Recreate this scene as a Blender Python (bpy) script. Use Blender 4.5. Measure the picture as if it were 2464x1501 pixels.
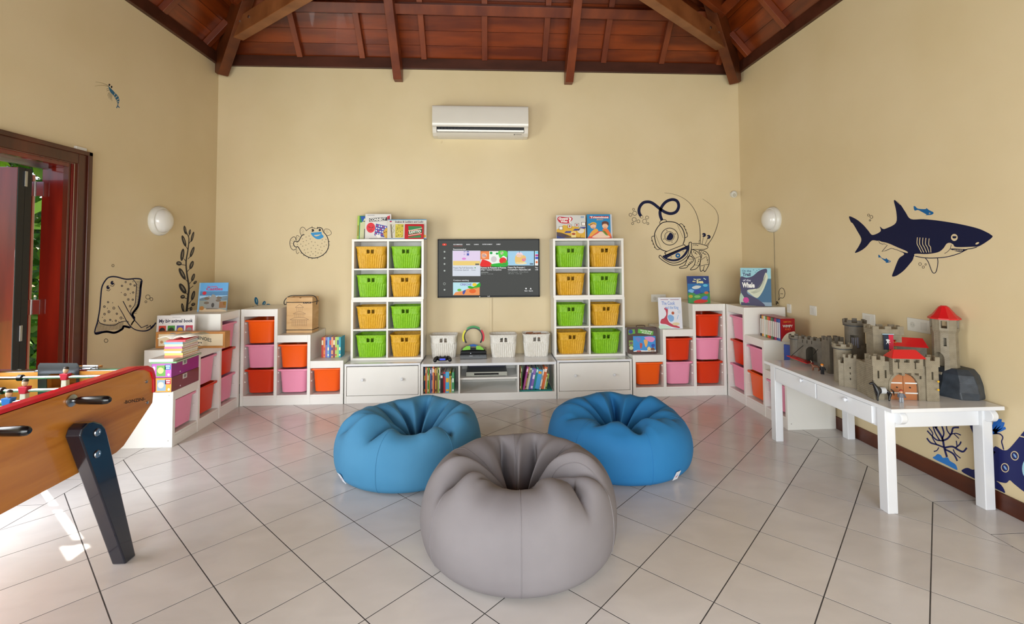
import bpy, bmesh, math, random
from mathutils import Vector, Matrix, geometry, noise

# ------------------------------------------------------------------ scene reset
for o in list(bpy.data.objects):
    bpy.data.objects.remove(o, do_unlink=True)
scn = bpy.context.scene
COL = scn.collection
R = math.radians

# ------------------------------------------------------------------ camera
# room: left wall X=0, back wall Y=0 (camera at negative Y), floor Z=0, metres
CF, CU, CV = 1147.097, 1239.58, 567.21
YAW, PIT, ROL = -0.0591, -0.0388, -0.0051
CAM = Vector((2.9192, -5.3121, 1.4674))
def _rot():
    cy, sy = math.cos(YAW), math.sin(YAW); cp, sp = math.cos(PIT), math.sin(PIT); cr, sr = math.cos(ROL), math.sin(ROL)
    B = Matrix(((1, 0, 0), (0, 0, -1), (0, 1, 0)))
    Ry = Matrix(((cy, 0, sy), (0, 1, 0), (-sy, 0, cy)))
    Rp = Matrix(((1, 0, 0), (0, cp, -sp), (0, sp, cp)))
    Rr = Matrix(((cr, -sr, 0), (sr, cr, 0), (0, 0, 1)))
    return Rr @ Rp @ Ry @ B
CR = _rot()          # rows: right, down, forward
cam_data = bpy.data.cameras.new('camera')
cam = bpy.data.objects.new('camera', cam_data); COL.objects.link(cam)
right, down, fwd = CR[0], CR[1], CR[2]
m = Matrix(((right[0], -down[0], -fwd[0], CAM.x), (right[1], -down[1], -fwd[1], CAM.y), (right[2], -down[2], -fwd[2], CAM.z), (0, 0, 0, 1)))
cam.matrix_world = m
cam_data.sensor_fit = 'HORIZONTAL'; cam_data.sensor_width = 36.0
cam_data.lens = CF / 2464.0 * 36.0
cam_data.shift_x = (1232.0 - CU) / 2464.0
cam_data.shift_y = (CV - 750.5) / 2464.0
cam_data.clip_start = 0.05; cam_data.clip_end = 200
scn.camera = cam
def U(u, v, ax, val):
    """photo pixel -> point on the plane axis=val"""
    d = CR.transposed() @ Vector(((u - CU) / CF, (v - CV) / CF, 1.0))
    return CAM + d * ((val - CAM[ax]) / d[ax])

# ------------------------------------------------------------------ world, sun, daylight at the openings, exposure
world = bpy.data.worlds.new('sky'); scn.world = world; world.use_nodes = True
wn = world.node_tree; bg = wn.nodes['Background']
sky = wn.nodes.new('ShaderNodeTexSky'); sky.sky_type = 'NISHITA'
sky.sun_disc = False; sky.sun_elevation = R(52); sky.sun_rotation = R(310); sky.dust_density = 1.5
wn.links.new(sky.outputs[0], bg.inputs[0]); bg.inputs[1].default_value = 0.22
def light(name, kind, loc, target, energy, size=None, col=(1, 1, 1)):
    l = bpy.data.lights.new(name, kind); l.energy = energy; l.color = col
    if size: l.shape = 'RECTANGLE'; l.size, l.size_y = size
    o = bpy.data.objects.new(name, l); COL.objects.link(o); o.location = loc
    o.rotation_euler = (Vector(target) - Vector(loc)).to_track_quat('-Z', 'Y').to_euler()
    return o
sun = light('sun_offscreen', 'SUN', (-4, 2, 6), (-4 + .76, 2 - .64, 6 - 1.45), 9.0, col=(1, .95, .86)); sun.data.angle = R(.6)
light('daylight_front_opening_offscreen', 'AREA', (2.85, -7.05, 1.22), (2.8, 0, 1.35), 176, (4.4, 2.2), (.95, .985, 1))
light('daylight_side_door_offscreen', 'AREA', (-.12, -3.25, 1.1), (3, -3.1, 0.3), 62, (1.35, 2.0), (.97, .99, 1))
scn.view_settings.view_transform = 'Standard'; scn.view_settings.look = 'None'
scn.view_settings.exposure = 0.60; scn.view_settings.gamma = 1.0; scn.view_settings.use_curve_mapping = False

# ------------------------------------------------------------------ materials
def lin(c):
    if isinstance(c, str):
        c = c.lstrip('#'); c = [int(c[i:i + 2], 16) for i in (0, 2, 4)]
    return tuple(((x / 255) / 12.92 if x / 255 <= .04045 else ((x / 255 + .055) / 1.055) ** 2.4) for x in c) + (1,)
MATS = {}
def pm(c, rough=.5, metal=0.0, coat=0.0, spec=None, emit=0.0):
    """plain coloured material"""
    key = (str(c), rough, metal, coat, spec, emit)
    if key in MATS: return MATS[key]
    mt = bpy.data.materials.new('paint_' + str(c).strip('#')); mt.use_nodes = True
    b = mt.node_tree.nodes['Principled BSDF']
    b.inputs['Base Color'].default_value = lin(c); b.inputs['Roughness'].default_value = rough; b.inputs['Metallic'].default_value = metal
    b.inputs['Coat Weight'].default_value = coat
    if spec is not None: b.inputs['Specular IOR Level'].default_value = spec
    if emit:
        b.inputs['Emission Color'].default_value = lin(c); b.inputs['Emission Strength'].default_value = emit
        b.inputs['Base Color'].default_value = (.01, .01, .01, 1)
    MATS[key] = mt
    return mt
def nm(name, c1, c2, scale=(5, 5, 5), rough=.5, bump=0.0, bscale=60, detail=4, coat=0.0, dist=0.0, wave=None, objrand=0.0, bdist=.002, lo=.35, hi=.65):
    """two-tone noise material with fine relief; wave=(axis, scale, distortion) gives grain"""
    mt = bpy.data.materials.new(name); mt.use_nodes = True; nt = mt.node_tree; b = nt.nodes['Principled BSDF']
    tc = nt.nodes.new('ShaderNodeTexCoord'); mp = nt.nodes.new('ShaderNodeMapping'); mp.inputs['Scale'].default_value = scale
    vec = tc.outputs['Object']
    if objrand:
        oi = nt.nodes.new('ShaderNodeObjectInfo'); ml = nt.nodes.new('ShaderNodeVectorMath'); ml.operation = 'SCALE'
        cb = nt.nodes.new('ShaderNodeCombineXYZ')
        for i in range(3): nt.links.new(oi.outputs['Random'], cb.inputs[i])
        nt.links.new(cb.outputs[0], ml.inputs[0]); ml.inputs['Scale'].default_value = 37.0
        ad = nt.nodes.new('ShaderNodeVectorMath'); ad.operation = 'ADD'
        nt.links.new(vec, ad.inputs[0]); nt.links.new(ml.outputs[0], ad.inputs[1]); vec = ad.outputs[0]
    nt.links.new(vec, mp.inputs['Vector'])
    if wave:
        tx = nt.nodes.new('ShaderNodeTexWave'); tx.bands_direction = wave[0]; tx.inputs['Scale'].default_value = wave[1]; tx.inputs['Distortion'].default_value = wave[2]
        tx.inputs['Detail'].default_value = detail; out = tx.outputs['Fac']
    else:
        tx = nt.nodes.new('ShaderNodeTexNoise'); tx.inputs['Scale'].default_value = 1; tx.inputs['Detail'].default_value = detail; tx.inputs['Distortion'].default_value = dist; out = tx.outputs['Fac']
    nt.links.new(mp.outputs[0], tx.inputs['Vector'])
    rp = nt.nodes.new('ShaderNodeValToRGB'); rp.color_ramp.elements[0].color = lin(c1); rp.color_ramp.elements[1].color = lin(c2)
    rp.color_ramp.elements[0].position = lo; rp.color_ramp.elements[1].position = hi
    nt.links.new(out, rp.inputs[0]); col = rp.outputs[0]
    if objrand:
        hs = nt.nodes.new('ShaderNodeHueSaturation'); mr = nt.nodes.new('ShaderNodeMapRange')
        mr.inputs['To Min'].default_value = 1 - objrand; mr.inputs['To Max'].default_value = 1 + objrand
        nt.links.new(oi.outputs['Random'], mr.inputs['Value']); nt.links.new(mr.outputs[0], hs.inputs['Value']); nt.links.new(col, hs.inputs['Color']); col = hs.outputs[0]
    nt.links.new(col, b.inputs['Base Color'])
    b.inputs['Roughness'].default_value = rough; b.inputs['Coat Weight'].default_value = coat
    if bump:
        n2 = nt.nodes.new('ShaderNodeTexNoise'); n2.inputs['Scale'].default_value = bscale; n2.inputs['Detail'].default_value = 3
        nt.links.new(tc.outputs['Object'], n2.inputs['Vector'])
        bp = nt.nodes.new('ShaderNodeBump'); bp.inputs['Strength'].default_value = bump; bp.inputs['Distance'].default_value = bdist
        nt.links.new(n2.outputs['Fac'], bp.inputs['Height']); nt.links.new(bp.outputs[0], b.inputs['Normal'])
    return mt
M = {}
M['wall'] = nm('cream_wall_paint', 'D4C199', 'DAC8A3', (1.2, 1.2, 1.2), .55, .12, 140)
M['tile'] = nm('stone_look_floor_tile', 'C9C4C1', 'D5D0CD', (4, 7, 5), .2, .03, 30, 6, dist=.5, objrand=.03, lo=.25, hi=.75)
M['grout'] = nm('dark_grout', '3E3A39', '4C4846', (30, 30, 30), .9)
M['ceil'] = nm('red_brown_ceiling_board', '5A2108', '84380F', (1.2, 9, 9), .32, .1, 50, 5, coat=.12, objrand=.16)
M['rafter'] = nm('red_brown_rafter_wood', '602610', '803B19', (5, 2, 5), .38, .12, 60, 5, objrand=.12)
M['beam'] = nm('pale_brown_beam_wood', '70401F', '8E5832', (4, 4, 4), .42, .12, 60, 5, objrand=.08)
M['hip'] = nm('dark_brown_hip_wood', '4A220E', '6B3515', (4, 4, 4), .4, .12, 60, 5)
M['plate'] = nm('dark_wall_plate_wood', '3A1A0C', '50281A', (2, 6, 6), .45, .1, 60, 5)
M['mahog'] = nm('mahogany_door_varnish', '57110A', '7A1E10', (9, 9, 1.2), .22, .05, 40, 5, coat=.5)
M['frame'] = nm('dark_brown_door_frame', '3C1608', '562411', (8, 8, 1.2), .35, .1, 60, 5, coat=.2)
M['skirt'] = nm('dark_brown_skirting', '421A0B', '5B2A14', (7, 1.5, 7), .4, .15, 70, 5)
M['white'] = nm('white_laminate', 'E4E2DC', 'EAE8E3', (2, 2, 2), .32, .03, 20)
M['whiteg'] = nm('white_gloss_paint', 'DDDFE4', 'E3E5E9', (2, 2, 2), .15, .02, 15, coat=.3)
M['plastic'] = pm('DAD8CF', .35)
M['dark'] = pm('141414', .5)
M['black'] = pm('0B0B0D', .25, coat=.2)
M['chrome'] = pm('C9CCD0', .12, 1.0)
M['steel'] = pm('A9ABAE', .3, 1.0)
M['navy'] = pm('0B1238', .6, spec=.25)
M['teal'] = pm('155E96', .6, spec=.25)
M['ink'] = pm('120F1E', .6, spec=.25)
def fabric(name, c1, c2):
    return nm(name, c1, c2, (3, 3, 3), .78, .25, 420, 3, bdist=.0012)
M['blue_fab'] = fabric('blue_canvas', '3A7BA3', '4283AB')
M['blue_fab2'] = fabric('deep_blue_canvas', '1B6FA9', '2277B1')
M['grey_fab'] = fabric('grey_canvas', '787376', '817C7F')

# ------------------------------------------------------------------ mesh builder
class MB:
    def __init__(s): s.v = []; s.f = []; s.mi = []; s.cur = 0
    def add(s, vs, fs):
        b = len(s.v); s.v += [tuple(x) for x in vs]
        for f in fs: s.f.append([b + i for i in f]); s.mi.append(s.cur)
        return s
    def box(s, x0, x1, y0, y1, z0, z1):
        v = [(x, y, z) for z in (z0, z1) for y in (y0, y1) for x in (x0, x1)]
        return s.add(v, [(0, 2, 3, 1), (4, 5, 7, 6), (0, 1, 5, 4), (2, 6, 7, 3), (0, 4, 6, 2), (1, 3, 7, 5)])
    def cbox(s, c, d): return s.box(c[0] - d[0] / 2, c[0] + d[0] / 2, c[1] - d[1] / 2, c[1] + d[1] / 2, c[2] - d[2] / 2, c[2] + d[2] / 2)
    def bar(s, a, b, w, h, up=(0, 0, 1)):
        """box beam from a to b, w across, h along up"""
        a, b, up = Vector(a), Vector(b), Vector(up); d = (b - a).normalized(); x = d.cross(up).normalized(); z = x.cross(d).normalized()
        vs = [p + x * (sx * w / 2) + z * (sz * h / 2) for p in (a, b) for sz in (-1, 1) for sx in (-1, 1)]
        return s.add(vs, [(0, 1, 3, 2), (4, 6, 7, 5), (0, 4, 5, 1), (2, 3, 7, 6), (0, 2, 6, 4), (1, 5, 7, 3)])
    def ring_loft(s, loops, cap0=True, cap1=True, closed=False):
        n = len(loops[0]); b = len(s.v)
        for l in loops: s.v += [tuple(p) for p in l]
        k = len(loops)
        for i in range(k if closed else k - 1):
            for j in range(n):
                a0, a1 = b + i * n + j, b + i * n + (j + 1) % n; c = ((i + 1) % k) * n
                s.f.append([a0, a1, b + c + (j + 1) % n, b + c + j]); s.mi.append(s.cur)
        if cap0: s.f.append([b + j for j in range(n)][::-1]); s.mi.append(s.cur)
        if cap1: s.f.append([b + (k - 1) * n + j for j in range(n)]); s.mi.append(s.cur)
        return s
    def cyl(s, a, b, r0, r1=None, n=16):
        r1 = r0 if r1 is None else r1; a, b = Vector(a), Vector(b); d = (b - a).normalized()
        x = d.orthogonal().normalized(); y = d.cross(x)
        L = [[p + (x * math.cos(2 * math.pi * i / n) + y * math.sin(2 * math.pi * i / n)) * r for i in range(n)] for p, r in ((a, r0), (b, r1))]
        return s.ring_loft(L)
    def tube(s, path, r, n=8):
        P = [Vector(p) for p in path]; L = []; x = None
        for i, p in enumerate(P):
            d = (P[min(i + 1, len(P) - 1)] - P[max(i - 1, 0)]).normalized()
            x = d.orthogonal().normalized() if x is None else (x - d * x.dot(d)).normalized()
            y = d.cross(x); rr = r[i] if isinstance(r, (list, tuple)) else r
            L.append([p + (x * math.cos(2 * math.pi * k / n) + y * math.sin(2 * math.pi * k / n)) * rr for k in range(n)])
        return s.ring_loft(L)
    def lathe(s, prof, n=24, c=(0, 0, 0), ax='z'):
        L = []
        for r, h in prof:
            l = []
            for k in range(n):
                a = 2 * math.pi * k / n; p = (r * math.cos(a), r * math.sin(a), h)
                if ax == 'x': p = (p[2], p[0], p[1])
                if ax == 'y': p = (p[0], p[2], p[1])
                l.append((c[0] + p[0], c[1] + p[1], c[2] + p[2]))
            L.append(l)
        return s.ring_loft(L)
    def prism(s, poly, a, b, ax='y'):
        """extrude a 2D polygon; ax y: (x,z); ax x: (y,z); ax z: (x,y)"""
        def P(q, t): return {'y': (q[0], t, q[1]), 'x': (t, q[0], q[1]), 'z': (q[0], q[1], t)}[ax]
        n = len(poly); vs = [P(q, a) for q in poly] + [P(q, b) for q in poly]
        tri = geometry.tessellate_polygon([[Vector((q[0], q[1], 0)) for q in poly]])
        fs = [tuple(t) for t in tri] + [tuple(n + i for i in reversed(t)) for t in tri]
        fs += [(i, (i + 1) % n, n + (i + 1) % n, n + i) for i in range(n)]
        return s.add(vs, fs)
    def sph(s, c, r, n=14, k=8):
        if not isinstance(r, (tuple, list)): r = (r, r, r)
        L = [[(c[0] + r[0] * math.sin(math.pi * i / k) * math.cos(2 * math.pi * j / n), c[1] + r[1] * math.sin(math.pi * i / k) * math.sin(2 * math.pi * j / n), c[2] - r[2] * math.cos(math.pi * i / k)) for j in range(n)] for i in range(k + 1)]
        L[0] = [(c[0] + 1e-5 * math.cos(2 * math.pi * j / n), c[1] + 1e-5 * math.sin(2 * math.pi * j / n), c[2] - r[2]) for j in range(n)]
        L[-1] = [(c[0] + 1e-5 * math.cos(2 * math.pi * j / n), c[1] + 1e-5 * math.sin(2 * math.pi * j / n), c[2] + r[2]) for j in range(n)]
        return s.ring_loft(L)
    def mesh(s, name, mats, smooth=None):
        me = bpy.data.meshes.new(name); me.from_pydata(s.v, [], s.f); 
        for mt in (mats if isinstance(mats, (list, tuple)) else [mats]): me.materials.append(mt)
        me.polygons.foreach_set('material_index', s.mi)
        bm = bmesh.new(); bm.from_mesh(me); bmesh.ops.recalc_face_normals(bm, faces=bm.faces); bm.to_mesh(me); bm.free()
        if smooth:
            me.polygons.foreach_set('use_smooth', [True] * len(me.polygons)); me.set_sharp_from_angle(angle=R(smooth))
        me.update(); return me
    def build(s, name, mats, parent=None, loc=(0, 0, 0), rot=(0, 0, 0), smooth=None, bevel=0, seg=2):
        o = obj(name, s.mesh(name, mats, smooth), parent, loc, rot)
        if bevel:
            b = o.modifiers.new('edge', 'BEVEL'); b.width = bevel; b.segments = seg; b.limit_method = 'ANGLE'; b.angle_limit = R(40)
        return o
def obj(name, me, parent=None, loc=(0, 0, 0), rot=(0, 0, 0)):
    o = bpy.data.objects.new(name, me); COL.objects.link(o); o.parent = parent; o.location = loc; o.rotation_euler = rot
    return o
def tag(o, label, cat, group=None, kind=None):
    if label: o['label'] = label
    if cat: o['category'] = cat
    if group: o['group'] = group
    if kind: o['kind'] = kind
    return o
def thing(name, label, cat, loc=(0, 0, 0), rz=0.0, group=None, kind=None, rx=0.0, ry=0.0):
    o = bpy.data.objects.new(name, None); COL.objects.link(o); o.location = loc; o.rotation_euler = (rx, ry, rz); o.empty_display_size = .05
    return tag(o, label, cat, group, kind)
def bx(name, mat, parent, x0, x1, y0, y1, z0, z1, bevel=.0015, loc=(0, 0, 0), rot=(0, 0, 0)):
    return MB().box(x0, x1, y0, y1, z0, z1).build(name, mat, parent, loc, rot, bevel=bevel)
def cut(o, mb):
    """real opening: subtract a shape given in the same local space as o"""
    c = bpy.data.objects.new('cutter', mb.mesh('cutter', o.data.materials[0])); COL.objects.link(c); c.parent = o.parent; c.location = o.location; c.rotation_euler = o.rotation_euler
    b = o.modifiers.new('opening', 'BOOLEAN'); b.operation = 'DIFFERENCE'; b.solver = 'EXACT'; b.use_self = True; b.object = c
    bpy.context.view_layer.update()
    me = bpy.data.meshes.new_from_object(o.evaluated_get(bpy.context.evaluated_depsgraph_get()))
    o.modifiers.clear(); o.data = me; bpy.data.objects.remove(c, do_unlink=True)
def rrect(w, d, r, z, n=5, cx=0, cy=0):
    """rounded rectangle loop"""
    out = []
    for qx, qy, a0 in ((1, 1, 0), (-1, 1, 90), (-1, -1, 180), (1, -1, 270)):
        for i in range(n + 1):
            a = R(a0 + 90 * i / n); out.append((cx + qx * (w / 2 - r) + r * math.cos(a), cy + qy * (d / 2 - r) + r * math.sin(a), z))
    return out
def cr(pts, closed=False, n=6):
    """Catmull-Rom through 2D/3D points"""
    P = [Vector(p) for p in pts]; N = len(P); out = []
    for i in range(N if closed else N - 1):
        g = (lambda k: P[k % N]) if closed else (lambda k: P[max(0, min(N - 1, k))])
        a, b, c, d = g(i - 1), g(i), g(i + 1), g(i + 2)
        for k in range(n):
            t = k / n; out.append(.5 * ((2 * b) + (c - a) * t + (2 * a - 5 * b + 4 * c - d) * t * t + (3 * b - a - 3 * c + d) * t ** 3))
    if not closed: out.append(P[-1])
    return out

# ------------------------------------------------------------------ flat print (stickers, covers, lettering)
_TX = {}
def text_geo(s, bold=0.0):
    key = (s, bold)
    if key in _TX: return _TX[key]
    cu = bpy.data.curves.new('lettering', 'FONT'); cu.body = s; cu.resolution_u = 2; cu.offset = bold
    o = bpy.data.objects.new('lettering', cu); COL.objects.link(o); bpy.context.view_layer.update()
    me = bpy.data.meshes.new_from_object(o.evaluated_get(bpy.context.evaluated_depsgraph_get()))
    vs = [v.co.copy() for v in me.vertices]; fs = [tuple(f.vertices) for f in me.polygons]
    bpy.data.objects.remove(o, do_unlink=True); bpy.data.meshes.remove(me); bpy.data.curves.remove(cu)
    x0 = min(v.x for v in vs); x1 = max(v.x for v in vs); y0 = min(v.y for v in vs); y1 = max(v.y for v in vs)
    _TX[key] = ([((v.x - x0) / max(x1 - x0, 1e-6), (v.y - y0) / max(y1 - y0, 1e-6)) for v in vs], fs); return _TX[key]
class Ink:
    """2D drawing mapped onto a surface; v runs downwards"""
    def __init__(s, fn): s.fn = fn; s.parts = []; s.L = 0
    def part(s, name): s.parts.append((name, MB(), [])); s.L = 0; return s
    def _put(s, pts, faces, mat):
        if not s.parts: s.part('print')
        _, mb, ms = s.parts[-1]
        if mat not in ms: ms.append(mat)
        mb.cur = ms.index(mat); mb.add([s.fn(p[0], p[1], s.L) for p in pts], faces)
    def poly(s, pts, mat, smooth=True, n=5):
        q = [tuple(p) for p in cr([(a, b) for a, b in pts], True, n)] if smooth else pts
        s._put(q, [tuple(t) for t in geometry.tessellate_polygon([[Vector((p[0], p[1], 0)) for p in q]])], mat); return s
    def rect(s, x0, y0, x1, y1, mat): return s.poly([(x0, y0), (x1, y0), (x1, y1), (x0, y1)], mat, False)
    def line(s, pts, w, mat, closed=False, smooth=True, taper=(1, 1), n=5):
        P = cr([(a, b) for a, b in pts], closed, n) if smooth else [Vector(p) for p in pts]
        N = len(P); vs = []
        for i, p in enumerate(P):
            d = (P[(i + 1) % N] - P[i - 1]) if closed else (P[min(i + 1, N - 1)] - P[max(i - 1, 0)])
            d = d.normalized() if d.length > 0 else Vector((1, 0)); nrm = Vector((-d.y, d.x))
            ww = w * .5 * (taper[0] + (taper[1] - taper[0]) * i / max(N - 1, 1)); vs += [p + nrm * ww, p - nrm * ww]
        s._put(vs, [(2 * i, 2 * i + 1, 2 * ((i + 1) % N) + 1, 2 * ((i + 1) % N)) for i in range(N if closed else N - 1)], mat); return s
    def disc(s, c, r, mat, ry=None, ang=0, n=20):
        ry = r if ry is None else ry; a0 = R(ang)
        q = [(c[0] + r * math.cos(t) * math.cos(a0) - ry * math.sin(t) * math.sin(a0), c[1] + r * math.cos(t) * math.sin(a0) + ry * math.sin(t) * math.cos(a0)) for t in [2 * math.pi * i / n for i in range(n)]]
        s._put(q, [tuple(range(n))], mat); return s
    def ring(s, c, r, w, mat, n=24):
        return s.line([(c[0] + r * math.cos(2 * math.pi * i / n), c[1] + r * math.sin(2 * math.pi * i / n)) for i in range(n)], w, mat, True, False)
    def text(s, t, x0, y0, x1, y1, mat, bold=.01, skew=0.0, arc=0.0):
        vs, fs = text_geo(t, bold); q = []
        for a, b in vs: q.append((x0 + (x1 - x0) * a, y1 + (y0 - y1) * b + skew * (a - .5) + arc * (4 * (a - .5) ** 2)))
        s._put(q, fs, mat); return s
    def build(s, parent, names=None):
        out = []
        for name, mb, ms in s.parts:
            if mb.v:
                out.append(mb.build(name, ms, parent))
                if name in ('spines', 'speckles', 'fin_stripes'): out[-1]['kind'] = 'stuff'
        return out
def wall_ink(ox, oy, sc, ax, val, nrm):
    """drawing in the pixels of an enlarged view of the photograph, laid on a wall"""
    nv = Vector(nrm)
    def f(u, v, L): return U(ox + u / sc, oy + v / sc, ax, val) + nv * (.0008 + .0005 * L)
    return Ink(f)
def face_ink(w, h, y=-.0, flip=False):
    """unit square on the front (-Y) face of a thing with x 0..w, z 0..h"""
    return Ink(lambda u, v, L: (u * w, y - .0004 - .0003 * L, (1 - v) * h))
def side_ink(d, h, x, y0=0.0, sgn=1):
    """unit square on the +X/-X side face, u runs along +Y for sgn=1"""
    return Ink(lambda u, v, L: (x + sgn * (.0004 + .0003 * L), y0 + (u * d if sgn > 0 else (1 - u) * d), (1 - v) * h))

# ================================================================== SETTING
W, LY, HP, E0, TN = 5.84, -7.0, 3.535, 3.655, 1.15       # room width, front wall, plate underside, eaves, roof slope
CS, SN = 1 / math.hypot(1, TN), TN / math.hypot(1, TN)
xl, xD = 0.50, 5.405                                     # front planes of the side-wall storage units
# ---- floor with diagonal tiles and a straight border course
floor = bx('floor', M['grout'], None, -.2, W + .2, LY - .2, .2, -.12, -.0008, bevel=0)
tag(floor, 'pale stone-look tiles laid diagonally with dark joints', 'floor', kind='structure')
A = .2408; GX, GY = 2.4243, -2.8173; G = .0026
IX0, IX1, IY0, IY1 = .295, 5.53, -6.7, -.30
def tile_mesh(poly, cx, cy):
    """bevelled slab from a convex polygon (world xy) relative to (cx,cy)"""
    c = sum((Vector(p) for p in poly), Vector((0, 0))) / len(poly); n = len(poly); mb = MB()
    def sh(d): return [Vector(p) + (c - Vector(p)).normalized() * d for p in poly]
    L = [[(p.x - cx, p.y - cy, z) for p in sh(d)] for d, z in ((0, -.009), (0, 0))]
    mb.ring_loft(L, cap0=False); return mb.mesh('floor_tile', M['tile'])
def clip(poly, x0, x1, y0, y1):
    for ax, val, sg in ((0, x0, 1), (0, x1, -1), (1, y0, 1), (1, y1, -1)):
        out = []
        for i in range(len(poly)):
            a, b = poly[i], poly[(i + 1) % len(poly)]; da, db = (a[ax] - val) * sg, (b[ax] - val) * sg
            if da >= 0: out.append(a)
            if (da > 0 and db < 0) or (da < 0 and db > 0):
                t = da / (da - db); out.append((a[0] + (b[0] - a[0]) * t, a[1] + (b[1] - a[1]) * t))
        poly = out
        if len(poly) < 3: return []
    return poly
FULL = None; rest = MB()
def add_tile(poly, cx, cy, full=False):
    global FULL
    if cy < -3.75:                                     # behind what the photograph shows
        rest.prism(poly, -.009, 0, 'z'); return
    if full:
        if FULL is None: FULL = tile_mesh([(p[0] - cx, p[1] - cy) for p in poly], 0, 0)
        me = FULL
    else: me = tile_mesh(poly, cx, cy)
    obj('floor_tile', me, floor, (cx, cy, 0))
hh = A - G * 1.414
for i in range(-16, 18):
    for j in range(-18, 14):
        if (i + j) % 2 == 0: continue
        cx, cy = GX + i * A, GY + j * A
        dia = [(cx + hh, cy), (cx, cy + hh), (cx - hh, cy), (cx, cy - hh)]
        pl = clip(dia, IX0 + G, IX1 - G, IY0 + G, IY1 - G)
        if len(pl) >= 3:
            area = abs(sum(pl[k][0] * pl[(k + 1) % len(pl)][1] - pl[(k + 1) % len(pl)][0] * pl[k][1] for k in range(len(pl)))) / 2
            if area > .0008: add_tile(pl, cx, cy, len(pl) == 4 and area > .1)
def rect_tile(x0, x1, y0, y1):
    add_tile([(x0 + G, y0 + G), (x1 - G, y0 + G), (x1 - G, y1 - G), (x0 + G, y1 - G)], (x0 + x1) / 2, (y0 + y1) / 2)
y = -.30
while y > LY + .3:
    y2 = y - .328; rect_tile(0, IX0, y2, y); rect_tile(IX1, W, y2, y); y = y2
x = 0
while x < W - .05:
    x2 = min(W, x + .328); rect_tile(x, x2, IY1, 0); rect_tile(x, x2, LY, IY0); x = x2
ro = rest.build('floor_tiles_far', M['tile'], floor); ro['kind'] = 'stuff'

# ---- walls
def struct(o, label, cat): return tag(o, label, cat, kind='structure')
struct(bx('wall_back', M['wall'], None, -.2, W + .2, 0, .2, 0, E0 + .02, bevel=0), 'cream painted wall behind the television and shelves', 'wall')
struct(bx('wall_right', M['wall'], None, W, W + .2, LY, 0, 0, E0 + .02, bevel=0), 'cream painted wall with the shark stickers', 'wall')
DY0, DY1, DZ = -4.05, -1.775, 2.125                      # side door opening
wl = MB(); wl.box(-.2, 0, DY1, 0, 0, E0 + .02).box(-.2, 0, LY, DY0, 0, E0 + .02).box(-.2, 0, DY0, DY1, DZ, E0 + .02)
struct(wl.build('wall_left', M['wall']), 'cream painted wall with the folding door opening', 'wall')
wf = MB(); wf.box(-.2, .6, LY - .2, LY, 0, E0 + .02).box(W - .6, W + .2, LY - .2, LY, 0, E0 + .02).box(.6, W - .6, LY - .2, LY, 2.5, E0 + .02)
struct(wf.build('wall_front', M['wall']), 'cream wall with a wide opening to the garden', 'wall')
def skirt(name, label, x0, x1, y0, y1):
    struct(bx(name, M['skirt'], None, x0, x1, y0, y1, 0, .1, bevel=.004), label, 'baseboard')
skirt('baseboard_back', 'dark brown wooden skirting along the television wall', 0, W, -.016, 0)
skirt('baseboard_right', 'dark brown wooden skirting under the shark wall', W - .016, W, LY, -.016)
skirt('baseboard_left', 'dark brown wooden skirting between door and shelf corner', 0, .016, DY1 + .13, -.016)

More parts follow.
